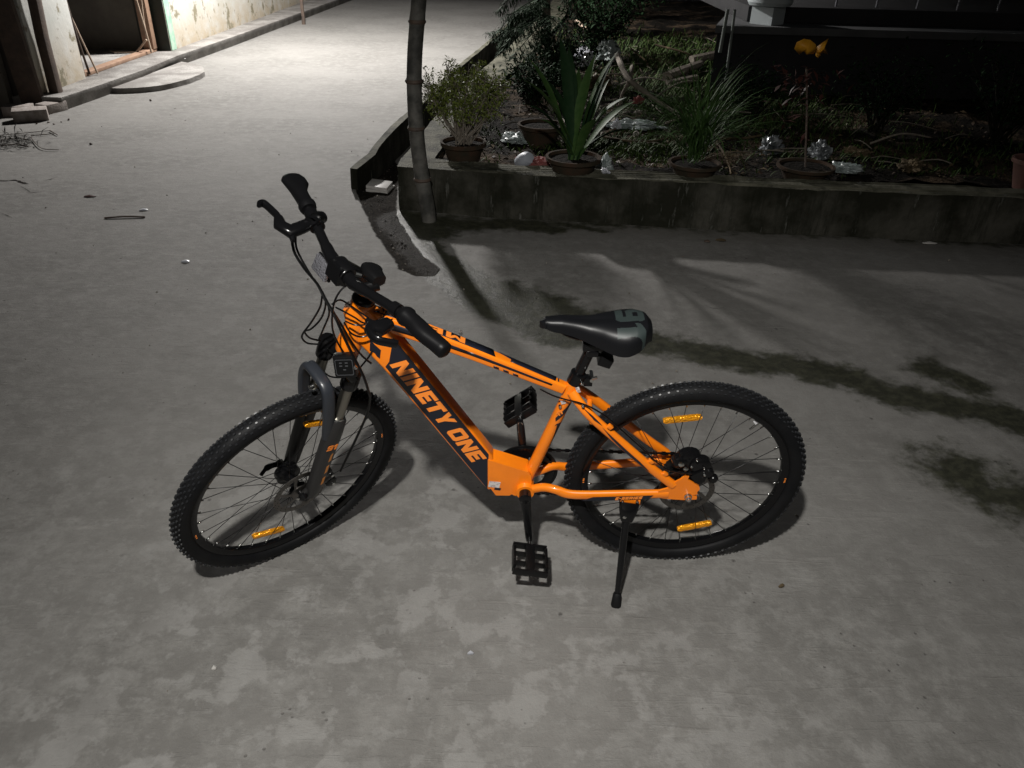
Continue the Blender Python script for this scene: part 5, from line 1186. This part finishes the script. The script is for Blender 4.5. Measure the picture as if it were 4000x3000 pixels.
# axle ends, QR, caliper
mb = MB(); mb.lathe([(.013, .060), (.014, .066), (.010, .072), (.006, .078), (0, .078)], 16, 'Y', fk(0, OFF)); mb.build('axle_nut', BLACK, fork, sharp=40)
mb = MB(); mb.sweep(smoothpath([fk(-.002, OFF, -.068), fk(-.006, OFF+.018, -.076), fk(-.010, OFF+.040, -.074), fk(-.030, OFF+.056, -.070)], 4), [(.010, .005)]*9+[(.006, .004)]*4, 10); mb.lathe([(.010, -.078), (.012, -.060)], 14, 'Y', fk(0, OFF)); mb.build('quick_release_lever', BLACKP, fork)
mb = MB(); 
for (al, f, y, r_, h_) in [(.045, -.022, .046, .022, .034), (.022, -.040, .050, .018, .03), (.07, -.012, .05, .018, .03)]: mb.lathe([(r_*.7, -h_/2), (r_, -h_/2+.004), (r_, h_/2-.004), (r_*.7, h_/2), (0, h_/2)], 16, 'Y', fk(al, f, y))
c2_ = mb.build('brake_caliper', BLACK, fork, sharp=40)
for al, f in ((.060, -.030), (.020, -.044), (.0, .066)): mb = MB(); mb.lathe([(.005, -.004), (.005, .001), (.002, .003), (0, .003)], 8, 'Y', fk(al, f, .068)); mb.build('bolt', STEEL, c2_)
# headset, stem, bars
mb = MB(); mb.lathe([(.0, .6375), (.0285, .6375), (.030, .642), (.027, .652), (.0195, .658), (.0195, .664), (.021, .665), (.021, .694), (.0185, .700), (0, .701)], 28)
hq = Matrix.Translation(A0) @ uv_.to_track_quat('Z', 'Y').to_matrix().to_4x4()
mb.build('headset', BLACK, bike, hq, sharp=45)
BA, BF = .733, .0852; 
mb = MB(); mb.sweep([fk(.665, .0), fk(.735, .0)], [.0215, .0215], 20); mb.sweep([fk(.700, .004), fk(.716, .04), fk(BA, BF-.01)], [(.023, .024), (.020, .023), (.022, .027)], 16, upv=(0, 1, 0), p=3)
stem = mb.build('stem', BLACK, bike, FM, sharp=45)
mb = MB(); mb.lathe([(.0235, -.027), (.0265, -.023), (.0265, .023), (.0235, .027)], 24, 'Y', fk(BA, BF)); mb.box(fk(BA, BF+.012), (.030, .050, .042), Matrix.Rotation(-(math.pi/2-HA), 3, 'Y')); mb.build('bar_clamp', BLACK, stem, sharp=45)
for al, y in ((.016, -.016), (.016, .016), (-.016, -.016), (-.016, .016)): 
    mb = MB(); o_ = fk(BA+al, BF+.014, y); mb.sweep([o_, o_+nv_*.006+uv_*.006*(1 if al > 0 else -1)], [.0045, .003], 8); mb.build('bolt', STEEL, stem)
def barp(y):
    a = abs(y); k = min(1, max(0, (a-.040)/.19)); k = k*.7+.3*k*k*(3-2*k); return fk(BA+.036*k, BF-.036*max(0, a-.05)/.29, y)
mb = MB(); bys = [-.325, -.25, -.2, -.15, -.125, -.11, -.095, -.08, -.065, -.05, -.03, 0, .03, .05, .065, .08, .095, .11, .125, .15, .2, .25, .325]
mb.sweep([barp(y) for y in bys], [.0118 if abs(y) > .09 else (.0165 if abs(y) < .055 else .0145) for y in bys], 16)
hbar = mb.build('handlebar', BLACK, bike, FM, sharp=45)
for s in (1, -1):
    mb = MB(); pts = [(.205, 0, .0185, .0185), (.213, 0, .0205, .0205), (.222, 0, .0205, .0205), (.226, 0, .0175, .0175), (.25, .001, .0175, .0175), (.272, .003, .0185, .018), (.295, .007, .024, .0165), (.318, .012, .032, .0155), (.335, .012, .033, .0150), (.345, .011, .028, .014), (.349, .010, .016, .010)]
    if s > 0: pts = [(.205, 0, .0185, .0185), (.213, 0, .0215, .0215), (.222, 0, .0215, .0215), (.226, -.001, .0185, .0185), (.25, -.002, .020, .0185), (.27, -.004, .0225, .018), (.29, -.003, .0215, .018), (.31, -.001, .0195, .018), (.330, 0, .0185, .0185), (.341, 0, .0180, .0180), (.345, 0, .0125, .0125)]
    mb.sweep([barp(s*y)-nv_*f-uv_*f*.15 for y, f, a, b in pts], [(a, b) for y, f, a, b in pts], 20, upv=uv_, p=2.3)
    mb.build('grip', GRIPM, hbar, sharp=60)
    # brake lever
    if s < 0: L_ = [fk(.752, .085, -.165), onfork_al(1135, 905, .745), onfork_al(1095, 880, .745), onfork_al(1088, 850, .743), onfork_al(1060, 820, .742), onfork_al(1030, 795, .742), onfork_al(1010, 798, .742)]
    else: L_ = [onfork_al(1520, 1262, .745), onfork_al(1478, 1283, .742), onfork_al(1450, 1278, .742), onfork_al(1441, 1294, .741), onfork_al(1470, 1326, .741), onfork_al(1515, 1338, .741), onfork_al(1552, 1345, .741)]
    mb = MB(); mb.sweep([barp(s*.175), barp(s*.195)], .0165, 18)
    mb.sweep([L_[0], L_[0].lerp(L_[1], .5), L_[1], L_[2], L_[3]], [(.015, .012), (.018, .013), (.021, .014), (.017, .011), (.011, .008)], 12, p=2.6)
    mb.sweep([L_[1], L_[1].lerp(fk(.735, .148, s*.115), .8 if s < 0 else .35)], [.010, .006], 10)
    lv = mb.build('brake_lever', BLACK, bike, FM, sharp=50)
    mb = MB(); mb.sweep(smoothpath(L_[2:], 4), [(.0065, .010)]*(4*(len(L_)-3))+[(.0055, .0095)], 10, upv=uv_, p=2.5); mb.build('lever_blade', BLACK, lv)
# shifter pod on far bar
mb = MB(); a_ = onfork_al(1215, 870, .765); b_ = onfork_al(1258, 848, .765); mb.sweep([barp(-.155), a_, b_], [.018, .017, .015], 14); mb.sweep([barp(-.145), barp(-.165)], .019, 16); sh = mb.build('shifter', BLACK, bike, FM, sharp=50)
mb = MB(); mb.sweep([a_.lerp(b_, .35)+uv_*.004, a_.lerp(b_, .75)+uv_*.003], .0158, 14); mb.build('shifter_cap', mat('silver_grey_cap', (.10, .10, .10), .3, metal=1), sh)
# display / horn unit behind stem
mb = MB(); c_ = onfork_al(1455, 1068, .765); mb.sweep([c_-nv_*.006+Yv*-.028-uv_*.004, c_+Yv*.0, c_+Yv*.030], [(.018, .014), (.023, .017), (.017, .014)], 14, upv=uv_, p=3); c3_ = onfork_al(1462, 1118, .745); mb.sweep([c_, c3_, barp(.075)], [.014, .016, .014], 12); dsp = mb.build('display', BLACKP, bike, FM, sharp=50)
mb = MB(); q = onfork_al(1494, 1077, .77); mb.lathe([(.004, -.002), (.004, .002)], 8, 'Y', q); mb.build('button', STEEL, dsp)
mb = MB(); mb.sweep([onfork_al(1390, 1072, .757), onfork_al(1412, 1078, .757)], .006, 8); mb.build('bolt', STEEL, dsp)
# front reflector, white
mb = MB(); c_ = onfork_al(1257, 1045, .70); rotm = Matrix((Yv, uv_, -nv_)).transposed(); mb.box(c_, (.060, .042, .010), rotm @ Matrix.Rotation(R(8), 3, 'X')); rf = mb.build('front_reflector', CLEAR, bike, FM, bevel=.003)
mb = MB(); mb.sweep([c_-nv_*.006, barp(-.055)], .005, 8); mb.box(c_-nv_*.0075, (.062, .044, .005), rotm); mb.build('reflector_bracket', BLACKP, rf)
# headlight box beside the crown
q = onbike(1350, 1425, .095); mb = MB(); rot = Matrix.Rotation(R(3), 3, 'Y') @ Matrix.Rotation(R(10), 3, 'X')
mb.box(q, (.054, .030, .060), rot); hl = mb.build('headlight', BLACKP, bike, bevel=.007)
mb = MB()
loopo = [(-.019, -.021), (.019, -.021), (.0215, -.018), (.0215, .018), (.019, .021), (-.019, .021), (-.0215, .018), (-.0215, -.018)]; loopi = [(a*.93, b*.93) for a, b in loopo][::-1]
mb.poly([loopo, loopi], lambda a, b: q+rot @ Vector((-a, .0158, b)), 0, rot @ Vector((0, -.001, 0))); mb.build('lens_rim', mat('dim_grey_plastic', (.045, .047, .05), .4), hl)
mb = MB()
for a, b in ((-.008, .012), (.006, .012), (-.008, .004), (.006, .004), (0, -.006)): mb.box(q+rot @ Vector((-a, .0153, b)), (.007, .0008, .003), rot)
mb.build('lens_marks', bpy.data.materials['dim_grey_plastic'], hl)
mb = MB(); q3 = onbike(1388, 1437, .112); mb.lathe([(.005, -.004), (.005, .001), (.002, .003), (0, .003)], 8, 'Y', q3); mb.build('bolt', STEEL, hl)
mb = MB(); q4 = onbike(1383, 1470, .08); mb.sweep([q+Vector((-.004, -.01, -.02)), q4], [.022, .020], 14); mb.build('headlight_mount', BLACK, hl)
# cables: points by pixel with a depth on the bike's own planes
def cable(pts, r=.0024, name='cable'):
    P = [(onbike(u, v, y)) for u, v, y in pts]; mb = MB(); mb.sweep(smoothpath(P, 6), r, 8); return mb.build(name, CABLE, bike)
cable([(1140, 930, -.10), (1150, 985, -.06), (1190, 1050, -.02), (1240, 1110, .03), (1270, 1170, .06), (1310, 1240, .09), (1345, 1320, .10), (1385, 1400, .11), (1420, 1470, .115), (1440, 1530, .105), (1445, 1560, .09), (1425, 1640, .07), (1330, 1840, .085)], .0035)
cable([(1155, 925, -.10), (1160, 975, -.06), (1205, 1060, -.02), (1250, 1125, .03), (1282, 1185, .06), (1330, 1262, .085), (1370, 1330, .07), (1410, 1385, .05), (1450, 1420, .04)], .0027)
cable([(1258, 1155, .05), (1250, 1200, .06), (1215, 1260, .07), (1185, 1300, .07), (1180, 1320, .07), (1200, 1340, .06), (1245, 1345, .05)], .0024)
cable([(1272, 1180, .06), (1268, 1210, .06), (1250, 1250, .07), (1215, 1285, .07), (1190, 1295, .07), (1210, 1320, .06), (1250, 1330, .04)], .0024)
cable([(1282, 1190, .06), (1285, 1230, .06), (1265, 1280, .06), (1248, 1320, .05), (1240, 1330, .04)], .0024)
cable([(1400, 1125, .03), (1375, 1112, .06), (1340, 1125, .08), (1310, 1170, .09), (1298, 1230, .09), (1300, 1290, .09), (1320, 1340, .08), (1345, 1380, .07)], .0024)
cable([(1295, 1190, .05), (1320, 1173, .04), (1345, 1178, .02), (1400, 1215, .04), (1440, 1245, .05), (1435, 1265, .05), (1390, 1270, .06), (1350, 1255, .05)], .0022)
cable([(1310, 1200, .05), (1340, 1215, .05), (1385, 1240, .05), (1425, 1262, .05), (1480, 1250, .04), (1520, 1215, .05)], .0022)
cable([(1345, 1260, .07), (1370, 1300, .06), (1410, 1316, .05), (1450, 1305, .045), (1462, 1300, .04)], .0024)
cable([(1455, 1135, -.02), (1478, 1150, 0), (1487, 1170, .0), (1500, 1215, .0)], .0024)
cable([(1395, 1450, .03), (1420, 1420, .03), (1442, 1392, .03), (1460, 1360, .02)], .0024)
cable([(1256, 1445, .02), (1285, 1468, .05), (1320, 1475, .08), (1350, 1470, .09)], .0022)
cable([(2110, 1520, .012), (2160, 1545, .022), (2215, 1562, .03), (2262, 1573, .045), (2310, 1592, .055), (2360, 1622, .06), (2400, 1655, .064), (2500, 1745, .07), (2600, 1830, .078), (2700, 1850, .08)], .0022)
